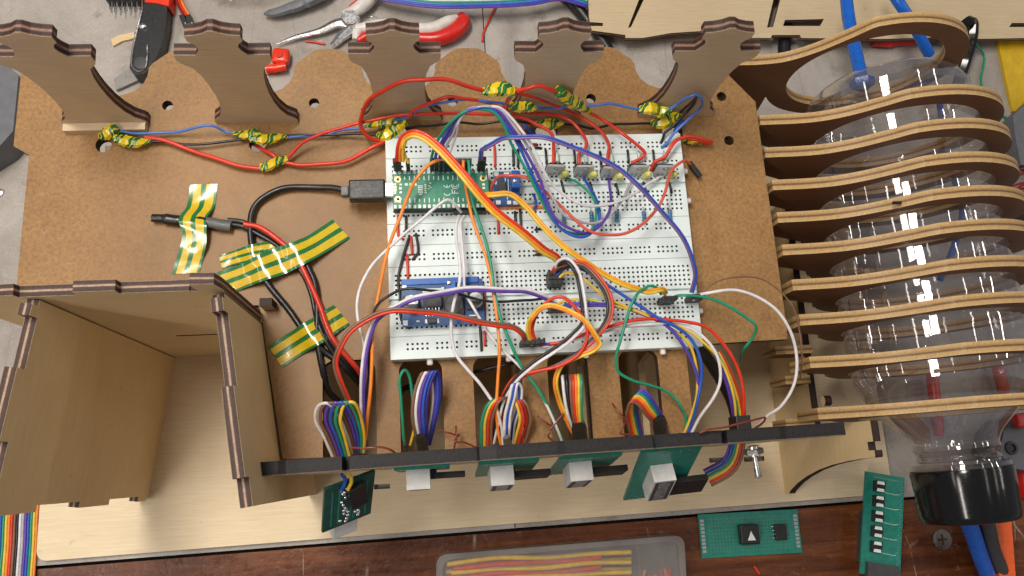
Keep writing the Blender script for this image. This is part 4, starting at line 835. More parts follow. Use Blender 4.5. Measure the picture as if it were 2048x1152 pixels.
arch('green wire of the arching fan, ending at the first transistor', 'green', 0, [(1022, 286, 42), (1044, 324, 36), (1066, 366, 30), (1084, 404, 24), (1103, 436, 19), (1132, 462), (1162, 469, 15), (1185, 456), (1194, 425, 12), (1187, 397), (1168, 376), (1147, 361), (1126, 353, 2)])
arch('blue wire of the arching fan, ending at the second transistor', 'blue', 1, [(1030, 282, 42), (1052, 322, 36), (1073, 364, 30), (1089, 404, 24), (1108, 440), (1134, 466, 18), (1160, 474), (1184, 464, 15), (1198, 444), (1198, 415, 11), (1185, 386), (1168, 356, 2)])
arch('purple wire of the arching fan, ending at the third transistor', 'purple', 2, [(1037, 278, 42), (1060, 320, 36), (1080, 362, 30), (1094, 400), (1112, 436, 22), (1142, 460), (1174, 465, 16), (1202, 450), (1217, 425, 12), (1221, 390), (1217, 357, 2)])
arch('grey wire of the arching fan, ending at the fourth transistor', 'grey', 3, [(1044, 275, 42), (1066, 316, 36), (1087, 358, 30), (1106, 396), (1125, 426, 21), (1152, 442), (1182, 447, 15), (1212, 436), (1240, 406, 10), (1262, 364, 2)])
arch('white wire of the arching fan, ending at the fifth transistor', 'white', 4, [(1051, 272, 43), (1074, 314, 38), (1096, 354, 32), (1122, 386, 26), (1150, 404), (1185, 412, 18), (1222, 408), (1262, 390, 10), (1298, 368), (1322, 352, 2)])
wire('red wire from green board swooping low to the loose connector', 'salmon', [(982, 384, 8), (986, 366, 14), (998, 354, 20), (1018, 350, 24), (1045, 354), (1075, 370, 24), (1105, 396), (1140, 430, 20), (1175, 459), (1208, 470, 17), (1245, 468), (1285, 448, 15), (1315, 415), (1332, 378, 14), (1342, 346), (1354, 328, 12), (1368, 322, 8), (1380, 328, 2)], 0.85)
ribbon('blue and mauve wire pair arching across the upper breadboard', ['blue', 'mauve'], [(962, 318, 25), (964, 304, 30), (974, 292, 36), (995, 282), (1020, 275, 44), (1050, 273), (1090, 277, 48), (1140, 291), (1190, 312, 46), (1240, 340), (1280, 375, 38), (1315, 412), (1345, 448, 28), (1370, 486), (1386, 520, 20), (1391, 550), (1383, 585, 9)], 1.25, 0.68, 'wire_pair', 'wire')
q = P(1388, 341, -6); mbx = MB(); mbx.box((q[0], q[1], q[2] + 1.2), (2.6, 10.5, 2.6), Rz(0.55), bev=0.3)
single('loose_connector', mbx, 'dupont', 'single black connector on the loose red wire end over the deck', 'connector')
# lower breadboard wires
ribbon('purple and white wire pair sweeping left over the converter', ['purple', 'white'], [(1110, 606, 8), (1092, 595, 12), (1060, 584, 17), (1020, 580), (970, 578, 22), (920, 580), (870, 588, 24), (825, 599), (790, 613, 24), (762, 632), (743, 658, 20), (731, 695), (727, 745, 12), (726, 810), (727, 892, -6)], 1.5, 0.85, 'wire_pair', 'wire')
wire('thin black wire arching left over the converter', 'black', [(1108, 606, 7), (1088, 597, 12), (1055, 600), (1015, 604, 14), (965, 600), (915, 589, 18), (870, 581), (830, 578, 22), (797, 581), (770, 596, 22), (750, 622), (742, 660, 18), (738, 720), (735, 800, 4), (732, 892, -8)], 0.7)
ribbon('red and brown wire pair arching left over the converter', ['red', 'brown'], [(1050, 686, 7), (1047, 668, 13), (1030, 657, 17), (990, 649), (940, 639, 24), (880, 627), (825, 621, 27), (780, 623), (738, 636, 27), (703, 660), (682, 690, 24), (672, 722), (678, 758, 16), (695, 800), (712, 845, 2), (726, 892, -8)], 1.4, 0.85, 'wire_pair', 'wire')
ribbon('orange and yellow wire pair looping right over the front breadboard edge', ['yellow', 'orange'], [(1066, 688, 8), (1058, 664, 14), (1060, 640, 20), (1076, 620), (1102, 612, 26), (1135, 620), (1165, 640, 26), (1190, 668), (1199, 686, 22), (1188, 700), (1155, 712, 18), (1125, 730), (1110, 760, 10), (1118, 800), (1140, 850, -2), (1158, 884, -10)], 1.3, 0.8, 'wire_pair', 'wire')
wire('dark red wire loop inside the orange loop on lower breadboard', 'red', [(1072, 686, 8), (1066, 655, 14), (1080, 618, 20), (1104, 596), (1130, 597, 24), (1155, 620), (1172, 652, 24), (1174, 682), (1155, 710, 20), (1118, 733), (1070, 742, 15), (1035, 752), (1008, 784, 8), (995, 820), (984, 880, -8)], 0.9)
ribbon('black, brown and red wires bowing right from the middle connectors', ['red', 'brown', 'black'], [(1108, 548, 9), (1118, 534, 14), (1145, 528, 19), (1175, 536), (1200, 560, 22), (1216, 595), (1219, 628, 22), (1208, 655), (1182, 684, 20), (1145, 712), (1105, 735, 15), (1062, 745), (1028, 762, 8), (1006, 800), (1000, 880, -8)], 1.35, 0.8, 'wire_bundle', 'wire', fan=[1, 1, 1, 1, 1, .7, .4, .2, .2, .3, .5])
ribbon('white and black wire pair bowing from the middle connectors to the left slot', ['white', 'black'], [(1112, 540, 10), (1118, 526, 16), (1135, 522, 21), (1152, 540), (1163, 575, 23), (1168, 615), (1166, 648, 22), (1142, 676), (1105, 702, 18), (1065, 730), (1030, 760, 12), (1008, 800), (995, 840, 2), (985, 886, -8)], 1.9, 0.85, 'wire_pair', 'wire', fan=[.4, 1, 1, 1, 1, .9, .6, .6])
wire('blue wire slanting from the middle connectors to the right front', 'blue', [(1112, 552, 9), (1130, 536, 14), (1165, 540, 17), (1210, 565), (1262, 602, 16), (1310, 632), (1355, 655, 15), (1383, 680), (1400, 722, 10), (1403, 765), (1394, 808, 2), (1376, 862, -8), (1366, 880, -10)], 0.85)
wire('yellow wire slanting from the middle connectors under the blue one', 'yellow', [(1116, 558, 9), (1132, 545, 12), (1158, 552), (1190, 578, 14), (1235, 606), (1290, 630, 13), (1340, 655), (1378, 690, 9), (1394, 735), (1394, 785, 2), (1380, 835), (1362, 882, -10)], 0.75)
ribbon('purple and blue wire pair running right from the flat connectors', ['blue', 'purple'], [(1122, 616, 7), (1140, 610, 10), (1180, 608, 12), (1230, 612), (1275, 622, 13), (1318, 642), (1352, 672, 12), (1382, 715), (1396, 760, 4), (1390, 810), (1372, 870, -8)], 1.2, 0.75, 'wire_pair', 'wire', fan=[1, 1, 1, .5, .3, .3, .5])
wire('thin yellow wire running right above the flat connectors', 'yellow', [(1108, 612, 7), (1130, 602, 10), (1175, 600, 12), (1220, 608), (1265, 622, 13), (1320, 636), (1352, 650, 13), (1395, 675), (1428, 705, 10), (1452, 745), (1468, 790, 2), (1472, 840, -6)], 0.7)
wire('long red wire curving from front connectors to the right ribbon', 'red', [(1084, 690, 6), (1120, 684, 8), (1160, 672, 11), (1205, 656), (1260, 643, 15), (1320, 638), (1375, 644, 16), (1420, 660), (1452, 692, 12), (1474, 738), (1487, 790, 2), (1488, 835), (1482, 872, -10)], 0.9)
wire('long white wire curving under the long red one', 'white', [(1086, 694, 6), (1130, 684, 7), (1180, 672, 9), (1235, 657), (1290, 648, 12), (1345, 648), (1390, 662, 13), (1422, 690), (1439, 725, 9), (1440, 760), (1424, 800, 2), (1398, 838), (1376, 880, -10)], 0.85)
wire('short purple wire stub in the front connectors', 'purple', [(1078, 690, 6), (1098, 688, 7), (1114, 686, 5)], 0.85)
wire('green wire hanging in an S from right pins over the board front', 'green', [(1322, 588, 8), (1314, 576, 13), (1298, 573, 16), (1280, 580), (1266, 603, 17), (1252, 645), (1240, 682, 15), (1231, 715), (1238, 742, 8), (1265, 762), (1300, 770, 2), (1335, 784), (1360, 808, -2), (1371, 838), (1366, 880, -10)], 0.8)
wire('green wire bending off the right edge of the breadboard', 'green', [(1338, 604, 7), (1350, 595, 11), (1372, 590, 14), (1405, 594), (1450, 609, 12), (1490, 632), (1512, 654, 8), (1504, 674), (1489, 698, -4), (1480, 726, -30)], 0.8)
wire('white wire arching wide to the right from the breadboard edge', 'white', [(1386, 600, 8), (1398, 590, 12), (1430, 583, 16), (1475, 582), (1520, 596, 15), (1558, 626), (1585, 672, 10), (1593, 725), (1586, 775, 0), (1562, 812), (1535, 832, -8), (1518, 850, -14)], 0.85)
wire('thin brown wire arching over the deck corner at the right', 'brown', [(1390, 598, 8), (1408, 582, 12), (1440, 561, 14), (1480, 553), (1525, 559, 12), (1565, 588), (1590, 625, 8), (1601, 665), (1603, 710, 0), (1600, 760, -12)], 0.42)
wire('blue wire end bent upright near the arching fan', 'lightblue', [(1056, 354, 1), (1060, 346, 5), (1069, 330, 9)], 0.8)
wire('dark blue link standing right of the small blue module', 'blue', [(1064, 388, -1), (1069, 392, 3), (1071, 402, 4), (1070, 415, 3), (1068, 421, -1)], 0.7)
mb = MB(); c0 = P(1056, 404, 1.6); mb.lathe([(-3.2, .5), (-2.9, 1.2), (2.9, 1.2), (3.2, .5)], c0, (1, 0, 0), 12); single('green_resistor', mb, 'glass_diode', 'pale green component lying right of the small blue module', 'resistor', None, 50)
# short jumper links on the breadboards
LK = [('red', [(796, 432), (797, 472), (806, 478)], 'red hook link at the left edge of the upper breadboard'), ('black', [(812, 433), (812, 462)], 'black link at the left edge of the upper breadboard'),
      ('red', [(822, 474), (824, 508)], 'red link across the joint of the two breadboards'), ('black', [(832, 468), (836, 505), (826, 518)], 'black hook link across the joint of the two breadboards'),
      ('red', [(814, 510), (816, 555)], 'red link above the converter top left corner'), ('black', [(818, 476), (806, 515), (796, 560), (800, 590), (803, 640), (818, 656)], 'long black link round the left end of the converter'),
      ('black', [(960, 655), (963, 700)], 'black link below the right end of the converter'), ('red', [(969, 664), (970, 690)], 'red link below the right end of the converter'),
      ('red', [(989, 294), (990, 332)], 'red link above the small blue module'), ('black', [(1026, 300), (1027, 330)], 'left black link above the small blue module'), ('black', [(1036, 300), (1036, 332)], 'right black link above the small blue module'),
      ('red', [(996, 432), (997, 466)], 'red link below the small blue module'), ('black', [(1030, 424), (1031, 446)], 'left black link below the small blue module'), ('black', [(1040, 420), (1042, 455)], 'right black link below the small blue module'),
      ('darkred', [(1064, 289), (1074, 289)], 'tiny red link in the top power rail'), ('black', [(1060, 296), (1082, 296)], 'black link in the top power rail'),
      ('red', [(1072, 502), (1098, 503)], 'red link in the upper rail of the lower breadboard'), ('black', [(1073, 509), (1098, 509)], 'black link in the upper rail of the lower breadboard'),
      ('darkred', [(969, 575), (969, 640)], 'dark red link along the right end of the converter'), ('orange', [(836, 421), (903, 421)], 'flat orange link below the green board'), ('orange', [(1004, 416), (1090, 415)], 'flat orange link below the small blue module'),
      ('black', [(1072, 459), (1083, 458)], 'tiny black link in the rail below the arching fan')]
for col, pp, lab in LK:
    a = [P(u, v, 0.7) for u, v in pp]; d0 = (a[1] - a[0]) / np.linalg.norm(a[1] - a[0]); d1 = (a[-1] - a[-2]) / np.linalg.norm(a[-1] - a[-2])
    pts = [a[0] - (0, 0, 3), a[0] + (0, 0, -.1)] + [a[0] + d0 * 1.0 + (0, 0, .25)] + [x + (0, 0, .6) for x in a[1:-1]] + [a[-1] - d1 * 1.0 + (0, 0, .25), a[-1] + (0, 0, -.1), a[-1] - (0, 0, 3)]
    m = MB(); m.tube(spline(pts, 4), 0.75, 7); single('jumper_link', m, wire_mat(col), lab, 'jumper', 'jumper links on the breadboards', 60)
# cables on the left of the deck
wire('thick black cable from the USB plug curling down past the tape', 'black', [(690, 380, -3), (650, 374, -5), (600, 374, -6), (555, 381), (522, 398, -6), (505, 425), (500, 460, -6), (505, 500, -5), (520, 540), (545, 580, -6), (580, 625), (612, 665, -6), (650, 705), (690, 735, -10), (722, 770, -24)], 1.75, 'cable', 'black_cable')
ribbon('black cable with heat-shrunk end running under the green tape', ['black', 'black'], [(455, 444, -6), (490, 450, -6), (530, 470), (570, 500, -6), (605, 540), (628, 590, -6), (640, 640), (660, 690, -6), (690, 730, -9), (716, 755, -18)], 2.3, 1.35, 'power_cable', 'cable')
wire('thick red cable running down across the tape beside the black ones', 'red', [(488, 448, -4), (520, 456, -4), (560, 482), (595, 518, -4), (620, 565), (638, 612, -4), (655, 655), (680, 695, -5), (712, 737, -8), (724, 752, -14)], 1.45, 'cable', 'red_cable')
wire('black cable dropping from the tape into the leftmost slot', 'black', [(612, 525, -6), (628, 565, -6), (634, 620), (636, 680, -6), (645, 740, -8), (655, 780, -16), (680, 805, -28), (710, 822, -44)], 1.7, 'cable', 'black_cable')
mb = MB(); mb.tube(path([(304, 436, -6), (330, 438, -6), (360, 440), (400, 444, -5.6), (462, 452, -5.6)]), [2.2] * 8 + [2.9] * 8 + [2.6] * 8 + [2.9] * 9, 10, flat=0.8); single('heat_shrink', mb, 'shrink', 'black heat-shrunk cable end under the upright green-yellow tape', 'cable end', None, 60)
mb = MB(); mb.tube(path([(414, 445, -5.4), (440, 449, -5.4), (463, 453, -5.4)]), 3.0, 10, flat=0.85); single('heat_shrink_sleeve', mb, 'shrink_grey', 'grey heat-shrink sleeve right of the upright green-yellow tape', 'sleeve', None, 60)
# green-yellow tape strips stuck to the deck
def tape(label, E1, E2, zs):
    c1 = spline([P(u, v, z) for (u, v), z in zip(E1, zs)], 5); c2 = spline([P(u, v, z) for (u, v), z in zip(E2, zs)], 5); m = MB(); K = 9; n = len(c1)
    L = np.concatenate([[0], np.cumsum(np.linalg.norm(np.diff(c1, axis=0), axis=1))])
    for i in range(n):
        for j in range(K):
            f = j / (K - 1); m.v.append(tuple(c1[i] + (c2[i] - c1[i]) * f + (0, 0, 0.12 * math.sin(i * 1.7 + j * 1.1) * (1 if 0 < i < n - 1 else 0) + 0.15)))
    o_ = len(m.v); m.v += [(x, y, z - 0.18) for x, y, z in m.v]
    for i in range(n - 1):
        for j in range(K - 1):
            q = (i * K + j, i * K + j + 1, (i + 1) * K + j + 1, (i + 1) * K + j); uv = [(L[a // K], (a % K) / (K - 1)) for a in q]
            m.face(q[::-1], 0, uv[::-1]); m.face([a + o_ for a in q], 0, uv)
    return single('tape_strip', m, 'tape_flat', label, 'tape', 'green and yellow tape strips on the deck', 70)
tape('upright green and yellow tape strip over the heat-shrunk cable end', [(380, 369), (374, 412), (361, 430), (357, 442), (365, 467), (354, 513), (343, 548)], [(435, 368), (429, 414), (414, 435), (413, 452), (413, 485), (405, 522), (398, 546)], [-8.7, -8.2, -4.2, -2.4, -4.6, -8.4, -8.7])
tape('short green and yellow tape strip tucked under the long slanted one', [(438, 511), (468, 501), (500, 490), (530, 484), (557, 481)], [(444, 537), (480, 527), (508, 522), (535, 519), (560, 512)], [-8.5, -7.6, -3.4, -5.6, -6.5])
tape('long slanted green and yellow tape strip holding the cables', [(433, 545), (479, 529), (512, 512), (548, 497), (580, 486), (614, 472), (665, 439)], [(474, 583), (500, 572), (538, 558), (572, 547), (606, 530), (638, 513), (700, 476)], [-8.3, -6.6, -2.7, -5.0, -2.2, -5.0, -8.6])
tape('lower green and yellow tape strip under the red cable', [(536, 692), (582, 663), (604, 648), (628, 634), (650, 620), (668, 610)], [(565, 735), (611, 705), (634, 692), (660, 676), (678, 663), (700, 649)], [-8.6, -7.4, -3.4, -5.4, -6.8, -8.6])
# wound tape joints on the wires
def wrap(label, pts, rs, wob=0.16):
    c = path(pts, 6); n = len(c); r = np.interp(np.linspace(0, 1, n), np.linspace(0, 1, len(rs)), rs) * 0.8
    r = r * (1 + wob * 0.5 * np.sin(np.arange(n) * 2.3)); m = MB(); m.tube(c, r, 7, flat=0.8)
    return single('tape_joint', m, 'tape_wound', label, 'tape joint', 'wire joints wound with green and yellow tape', 25)
wrap('upper one of the tape joints at the leftmost deck hole', [(200, 274, -6), (213, 267, -4), (226, 258, -4), (238, 262, -5)], [2.2, 4.4, 4.2, 2.0])
wrap('pointed tape joint right of the leftmost deck hole', [(228, 276, -4), (250, 280, -4), (275, 285, -4), (302, 282, -5)], [2.6, 4.4, 3.6, 1.2])
wrap('upper tape joint above the second deck hole', [(466, 267, -5), (490, 270, -4), (512, 266, -3.4), (522, 276, -4)], [1.2, 3.4, 3.6, 2.0])
wrap('lower tape joint beside the second deck hole', [(500, 276, -3.4), (525, 279, -3.4), (550, 275, -4), (575, 273, -5)], [2.8, 3.9, 3.3, 1.2])
wrap('plump round tape wrap where the red wires meet', [(522, 336, -5), (540, 331, -4), (556, 324, -4), (574, 317, -5)], [3.0, 3.4, 3.4, 2.6], 0.12)
wrap('long tape joint at the breadboard top left corner', [(730, 251, -4), (755, 247, -2), (785, 243, -1), (812, 240, -2)], [1.0, 3.6, 3.6, 2.2])
wrap('knotted tape joint touching the breadboard top left corner', [(755, 270, -3), (772, 272, -1), (792, 258, 0), (812, 244, 0)], [2.2, 4.6, 4.8, 3.0])
wrap('uppermost tape wrap with a lifted flap behind the breadboard', [(963, 183, 3), (985, 181, 4), (1008, 179, 4), (1027, 184, 2)], [2.2, 4.2, 5.2, 3.6])
wrap('short tape joint between the red wires left of the long wrap', [(1018, 211, 0), (1038, 214, 0), (1060, 215, 0), (1076, 217, -1)], [2.8, 4.0, 3.6, 1.4])
wrap('tape joint over the round deck hole behind the breadboard', [(1068, 247, -3), (1090, 250, -3), (1112, 247, -3), (1128, 248, -4)], [1.4, 4.6, 3.6, 1.2])
wrap('long fat tape wrap slanting above the third transistor', [(1117, 182, 2), (1133, 196, 3), (1155, 208, 3), (1178, 222, 1)], [4.2, 5.2, 4.8, 2.4], 0.12)
wrap('upper tape joint of the right knot', [(1278, 219, -2), (1298, 217, -1), (1320, 224, 0), (1344, 217, -1)], [2.2, 4.8, 4.6, 1.4])
wrap('lower tape joint of the right knot', [(1302, 246, -3), (1325, 245, -1), (1345, 236, 0), (1362, 226, -1)], [2.2, 5.2, 4.8, 1.6])
wrap('small tape joint at the right breadboard corner', [(1366, 276, -6), (1385, 280, -5), (1402, 284, -6)], [2.4, 3.4, 2.0])
# ------------------------------------------------------------------ wire bundles between the deck slots and the front panel
def bundle(label, cols, pts, pitch, r, side, fan=None, name='ribbon_loop'):
    return ribbon(label, cols, pts, pitch, r, name, 'ribbon cable', 'cable loops behind the front panel', side, fan)
bundle('rainbow ribbon loop at the left end of the front panel', ['white', 'brown', 'purple', 'blue', 'green', 'yellow'], [(684, 918, -2), (667, 872, 10), (657, 838, 17), (662, 812, 21), (680, 806, 22), (698, 826, 14), (711, 868, 2), (716, 905, -10)], 2.25, 0.85, (1, 0, 0), [.7, .9, 1.1, 1.1, 1, .8, .5])
wire('green wire loop in the slot below the breadboard left corner', 'green', [(812, 902, -10), (806, 860, -2), (801, 800, 4), (801, 755, 8), (808, 741, 9), (817, 752, 6), (826, 800, 0), (832, 845, -6), (822, 885, -12)], 0.8)
wire('yellow wire end beside the green loop in the first slot', 'yellow', [(836, 838, -4), (828, 862, -8), (820, 890, -12)], 0.8)
bundle('white, purple and blue ribbon loop in the slot below the breadboard left corner', ['brown', 'white', 'purple', 'blue', 'navy'], [(846, 895, -12), (842, 860, 0), (840, 815, 8), (846, 768, 13), (858, 746, 14), (868, 752, 11), (870, 790, 5), (864, 835, -2), (854, 890, -12)], 1.75, 0.82, (1, 0.1, 0), [.5, 1, 1, 1, .8, .6, .4])
bundle('green, yellow and red ribbon loop left of the middle slot', ['green', 'yellow', 'red', 'brown'], [(972, 905, -12), (972, 870, -2), (976, 835, 5), (988, 806, 10), (1006, 795, 8), (1018, 806, 2), (1024, 840, -6), (1026, 895, -14)], 1.7, 0.8, (1, 0.1, 0), [1, 1, 1, .8, .8, .8])
bundle('blue and white ribbon loop standing in the middle slot', ['white', 'blue', 'white'], [(1014, 895, -12), (1014, 862, 0), (1014, 832, 6), (1024, 795, 12), (1031, 768, 15), (1037, 778, 12), (1034, 812, 5), (1026, 850, -3), (1020, 895, -12)], 1.35, 0.8, (1, 0.25, 0), [.7, 1, 1, 1, 1, .8])
bundle('yellow, red and brown ribbon loop right of the middle slot', ['yellow', 'red', 'darkred', 'brown'], [(1036, 900, -12), (1044, 866, -2), (1050, 834, 5), (1044, 808, 8), (1030, 798, 6), (1020, 812, -2)], 1.8, 0.8, (1, -0.1, 0), [1, 1, 1, .9, .7])
bundle('white and black ribbon loop in the third slot', ['white', 'black'], [(1160, 890, -10), (1146, 845, 4), (1136, 812, 11), (1130, 780, 14), (1129, 757, 13), (1130, 752, 2)], 1.9, 0.85, (1, 0, 0))
bundle('flat red, yellow and green ribbon loop in the third slot', ['brown', 'red', 'orange', 'yellow', 'green'], [(1162, 892, -10), (1157, 842, 6), (1153, 800, 14), (1151, 768, 17), (1151, 754, 15), (1152, 751, 2)], 1.35, 0.8, (1, 0, 0), [.6, .8, 1, 1, 1])
bundle('rainbow ribbon folding over in the fourth slot', ['brown', 'red', 'orange', 'yellow', 'green', 'blue', 'purple'], [(1326, 885, -12), (1315, 842, 2), (1302, 818, 9), (1286, 798, 14), (1270, 793, 15), (1263, 812, 9), (1268, 845, -2), (1276, 885, -12)], 1.3, 0.76, (0.70, 0.71, 0), [.6, .9, 1, 1, 1, 1, .9])
bundle('rainbow ribbon turning down past the right end of the front panel', ['purple', 'blue', 'green', 'yellow', 'red', 'brown'], [(1436, 706, 9), (1456, 744, 4), (1470, 790, -4), (1477, 840, -14), (1477, 880, -20), (1468, 912, -24), (1448, 938, -26), (1415, 956, -27)], -1.35, 0.8, None, [.5, .8, 1, 1, 1.2, 1.3, 1.3])
for u, v, w, h_, lab in ((845, 888, 22, 34, 'black heat-shrink sleeve on the ribbon loop in the first slot'), (1160, 866, 30, 48, 'wide black heat-shrink sleeve in the third slot'), (1322, 858, 30, 44, 'black heat-shrink sleeve on the folded rainbow ribbon'), (1016, 886, 16, 24, 'grey heat-shrink sleeve on the blue and white loop'), (813, 898, 12, 20, 'small black connector on the green wire loop')):
    a, b_ = P(u - 4, v - h_ / 2, 6), P(u + 4, v + h_ / 2 + 8, -10); m = MB(); m.tube([a, a * .75 + b_ * .25, a * .25 + b_ * .75, b_], [w * 0.105, w * 0.135, w * 0.135, w * 0.125], 10, flat=0.6)
    single('heat_shrink_sleeve', m, 'shrink_grey' if 'grey' in lab else 'shrink', lab, 'sleeve', None, 50)
wire('thick black cable dropping behind the right rainbow ribbon', 'black', [(1385, 690, -16), (1412, 715, -30), (1440, 755, -44), (1462, 800, -56), (1476, 850, -66)], 3.4, 'cable', 'black_cable')
wire('thin black wire inside the first slot under the green loop', 'black', [(795, 792, -40), (812, 776, -36), (835, 768, -36), (870, 760, -40)], 1.6)
wire('thin black wire crossing the second slot', 'black', [(944, 745, -22), (975, 738, -18), (1010, 730, -16), (1038, 722, -18)], 0.9)
# twisted copper tie wires
def twist(label, pts, r=0.5):
    m = MB(); m.tube(path(pts, 6), r, 6); return single('tie_wire', m, wire_mat('copper'), label, 'wire', 'dark red tie wires along the front panel', 60)
twist('dark red tie wire twisted on the first deck finger', [(878, 861, -4), (898, 866, -2), (912, 870, 0), (912, 852, 2), (913, 871, 4), (918, 870, 3), (911, 880, 2), (915, 884, 2), (928, 886, 0), (950, 894, -4), (970, 902, -8)])
twist('short dark red tie wire leg below the first twist', [(913, 878, 1), (910, 890, -2), (908, 905, -8)])
twist('dark red tie wire twisted on the second deck finger', [(1075, 832, -3), (1092, 844, -1), (1102, 852, 1), (1126, 828, 3), (1104, 855, 3), (1100, 866, 3), (1096, 874, 2), (1108, 882, 0), (1124, 890, -4)])
twist('dark red tie wire twisted on the third deck finger', [(1224, 806, -3), (1240, 828, -1), (1250, 842, 2), (1246, 856, 3), (1242, 868, 2), (1256, 870, 2), (1280, 872, 0), (1300, 874, -4)])
twist('thin dark red wire running to the switch on the front panel', [(1398, 866, 42), (1420, 858, 43), (1452, 855, 43), (1480, 846, 40), (1510, 838, 34), (1532, 836, 28), (1528, 843, 22), (1508, 858, 12)], 0.55)
twist('thin dark red wire behind the left end of the front panel', [(700, 895, 20), (730, 896, 22), (760, 896, 22), (782, 900, 20), (796, 912, 12)], 0.55)

# ------------------------------------------------------------------ display boards on the front of the panel
def pcb_board(label, TL, TR, BL, block=None, plug=None, mat='pcb_teal', pads=True):
    tl, tr = P(*TL), P(*TR); bl_ = P(*BL[:3]) if len(BL) == 3 else tl - (0, BL[0], BL[1]); ex = tr - tl; w = np.linalg.norm(ex); ex = ex / w; ey = tl - bl_; ey = ey - ex * (ey @ ex); h = np.linalg.norm(ey); ey = ey / h; en = np.cross(ex, ey)
    t = thing('display_board', label, 'circuit board', bl_ + ex * w / 2, 'display boards on the front panel')
    m = MB(); m.plate([(0, 0), (w, 0), (w, h), (0, h)], [], bl_, ex, ey, 1.6, 0, 0); part('board', m, mat, t)
    R = np.column_stack([ex, ey, en]); at_ = lambda x, y, z: bl_ + ex * x + ey * y + en * z
    if block:
        bx0, by, bw, bh, bd = block
        m = MB(); m.box(at_(bx0, by, bd / 2), (bw, bh, bd), R, bev=0.3); k = part('display_body', m, 'white_plastic', t)
        m = MB(); m.box(at_(bx0, by, bd + 0.15), (bw * 0.82, bh * 0.9, 0.3), R); part('display_face', m, 'chip', k)
        for i in range(10):
            m = MB(); m.box(at_(bx0, by - bh * .38 + bh * .084 * i, bd + 0.36), (bw * .5, bh * .055, 0.14), R); part('segment', m, 'tin', k)
    if plug:
        px_, py_, pw, ph_, pd = plug
        n_ = 6
        for i in range(n_):
            m = MB(); m.box(at_(px_, py_ - ph_ / 2 + ph_ * (i + .5) / n_, 3.2), (pw, ph_ / n_ * 0.94, pd), R, bev=0.25); part('plug_housing', m, 'dupont', t)
        m = MB(); m.box(at_(px_ - pw * .5 - 3, py_, 2.4), (6, ph_, 4.8), R, bev=0.3); part('pin_strip', m, 'black_plastic', t)
    if pads:
        m = MB(); rng = random.Random(hash(label) % 99)
        for i in range(26):
            m.box(at_(rng.uniform(1.5, w - 1.5), rng.choice([2, 4, h - 2, h - 4]), 0.08), (0.7, 0.7, 0.25), R)
        part('solder_dots', m, 'tin', t, kind='stuff')
    return t, at_, R, w, h
pcb_board('display board under the left part of the front panel', (788, 941, 22), (900, 934, 22), (1.0, 50), (11, 30, 11.5, 24, 9.5), (27, 24, 14, 16, 3))
pcb_board('display board in the middle of the front panel', (958, 930, 22), (1079, 921, 22), (6.0, 50), (11.5, 30, 11.5, 24, 9.5), (28, 22, 18, 16, 3))
pcb_board('display board right of the middle on the front panel', (1120, 920, 22), (1246, 909, 22), (7.5, 50), (11.5, 29, 11.5, 24, 9.5), (29, 20, 18, 16, 3))
pcb_board('tilted display board with bar display at the right', (1285, 907, 24), (1407, 893, 24), (1247, 1001, -30), (13.0, 31, 11.5, 25, 9), (30, 20, 20, 17, 3))
# board hanging out below the panel, solder side up
t, at_, R, w, h = pcb_board('dark green board hanging tilted below the front panel, solder side up', (651, 980, 22), (752, 942, 12), (645, 1066, -4), None, None, 'pcb_dark', False)
rng = random.Random(5)
for i in range(34):
    x = rng.choice([w * .42, w * .46, w * .38, w * .70, w * .72]) + rng.uniform(-1.2, 1.2); y = rng.uniform(2, h - 4)
    m = MB(); m.lathe([(0, 1.0), (0.5, 0.75), (0.85, 0.2)], at_(x, y, 0.0), R[:, 2], 7); part('solder_blob', m, 'solder', t, 60)
for x in (.16, .30, .55, .62, .86):
    m = MB(); m.box(at_(w * x, h * .48, 0.05), (0.8, h * .8, 0.12), R); part('copper_track', m, 'pcb_teal', t)
m = MB(); m.box(at_(w * .64, h * .66, 1.6), (9, 16, 3.0), R @ Rz(0.18), bev=0.4); part('black_tape', m, 'shrink', t)
m = MB(); m.box(at_(w * .52, -1.0, -6.4), (13, 24, 9), R, bev=0.4); part('display_body', m, 'white_plastic', t)
ribbon('blue and yellow wires soldered to the hanging board', ['blue', 'yellow'], [(690, 948, 26), (694, 955, 24), (695, 966, 20), (690, 980, 16)], 3.0, 0.9, 'wire_pair', 'wire', side=(1, 0, 0))
# toggle switch through the panel
sw_ = thing('toggle_switch', 'silver toggle switch at the right end of the front panel', 'switch', P(1505, 900, 5))
o_ = P(1505, 892, 8); axs = np.array([0.12, -1, -0.12])
m = MB(); m.lathe([(0, 3.0), (5, 3.0), (5.3, 2.6)], o_, axs, 18); part('bushing', m, 'steel', sw_, 40)
m = MB(); m.lathe([(1.5, 5.0), (4.0, 5.0)], o_, axs, 6); part('nut', m, 'screw_steel', sw_)
m = MB(); m.lathe([(5, 1.1), (9, 1.3), (15, 1.8), (16, 1.5), (16.4, 0.5)], o_, axs, 14); part('lever', m, 'steel', sw_, 50)
m = MB(); m.box(o_ + (0, 11, -14), (8, 10, 12), bev=0.5); part('switch_body', m, 'black_plastic', sw_)

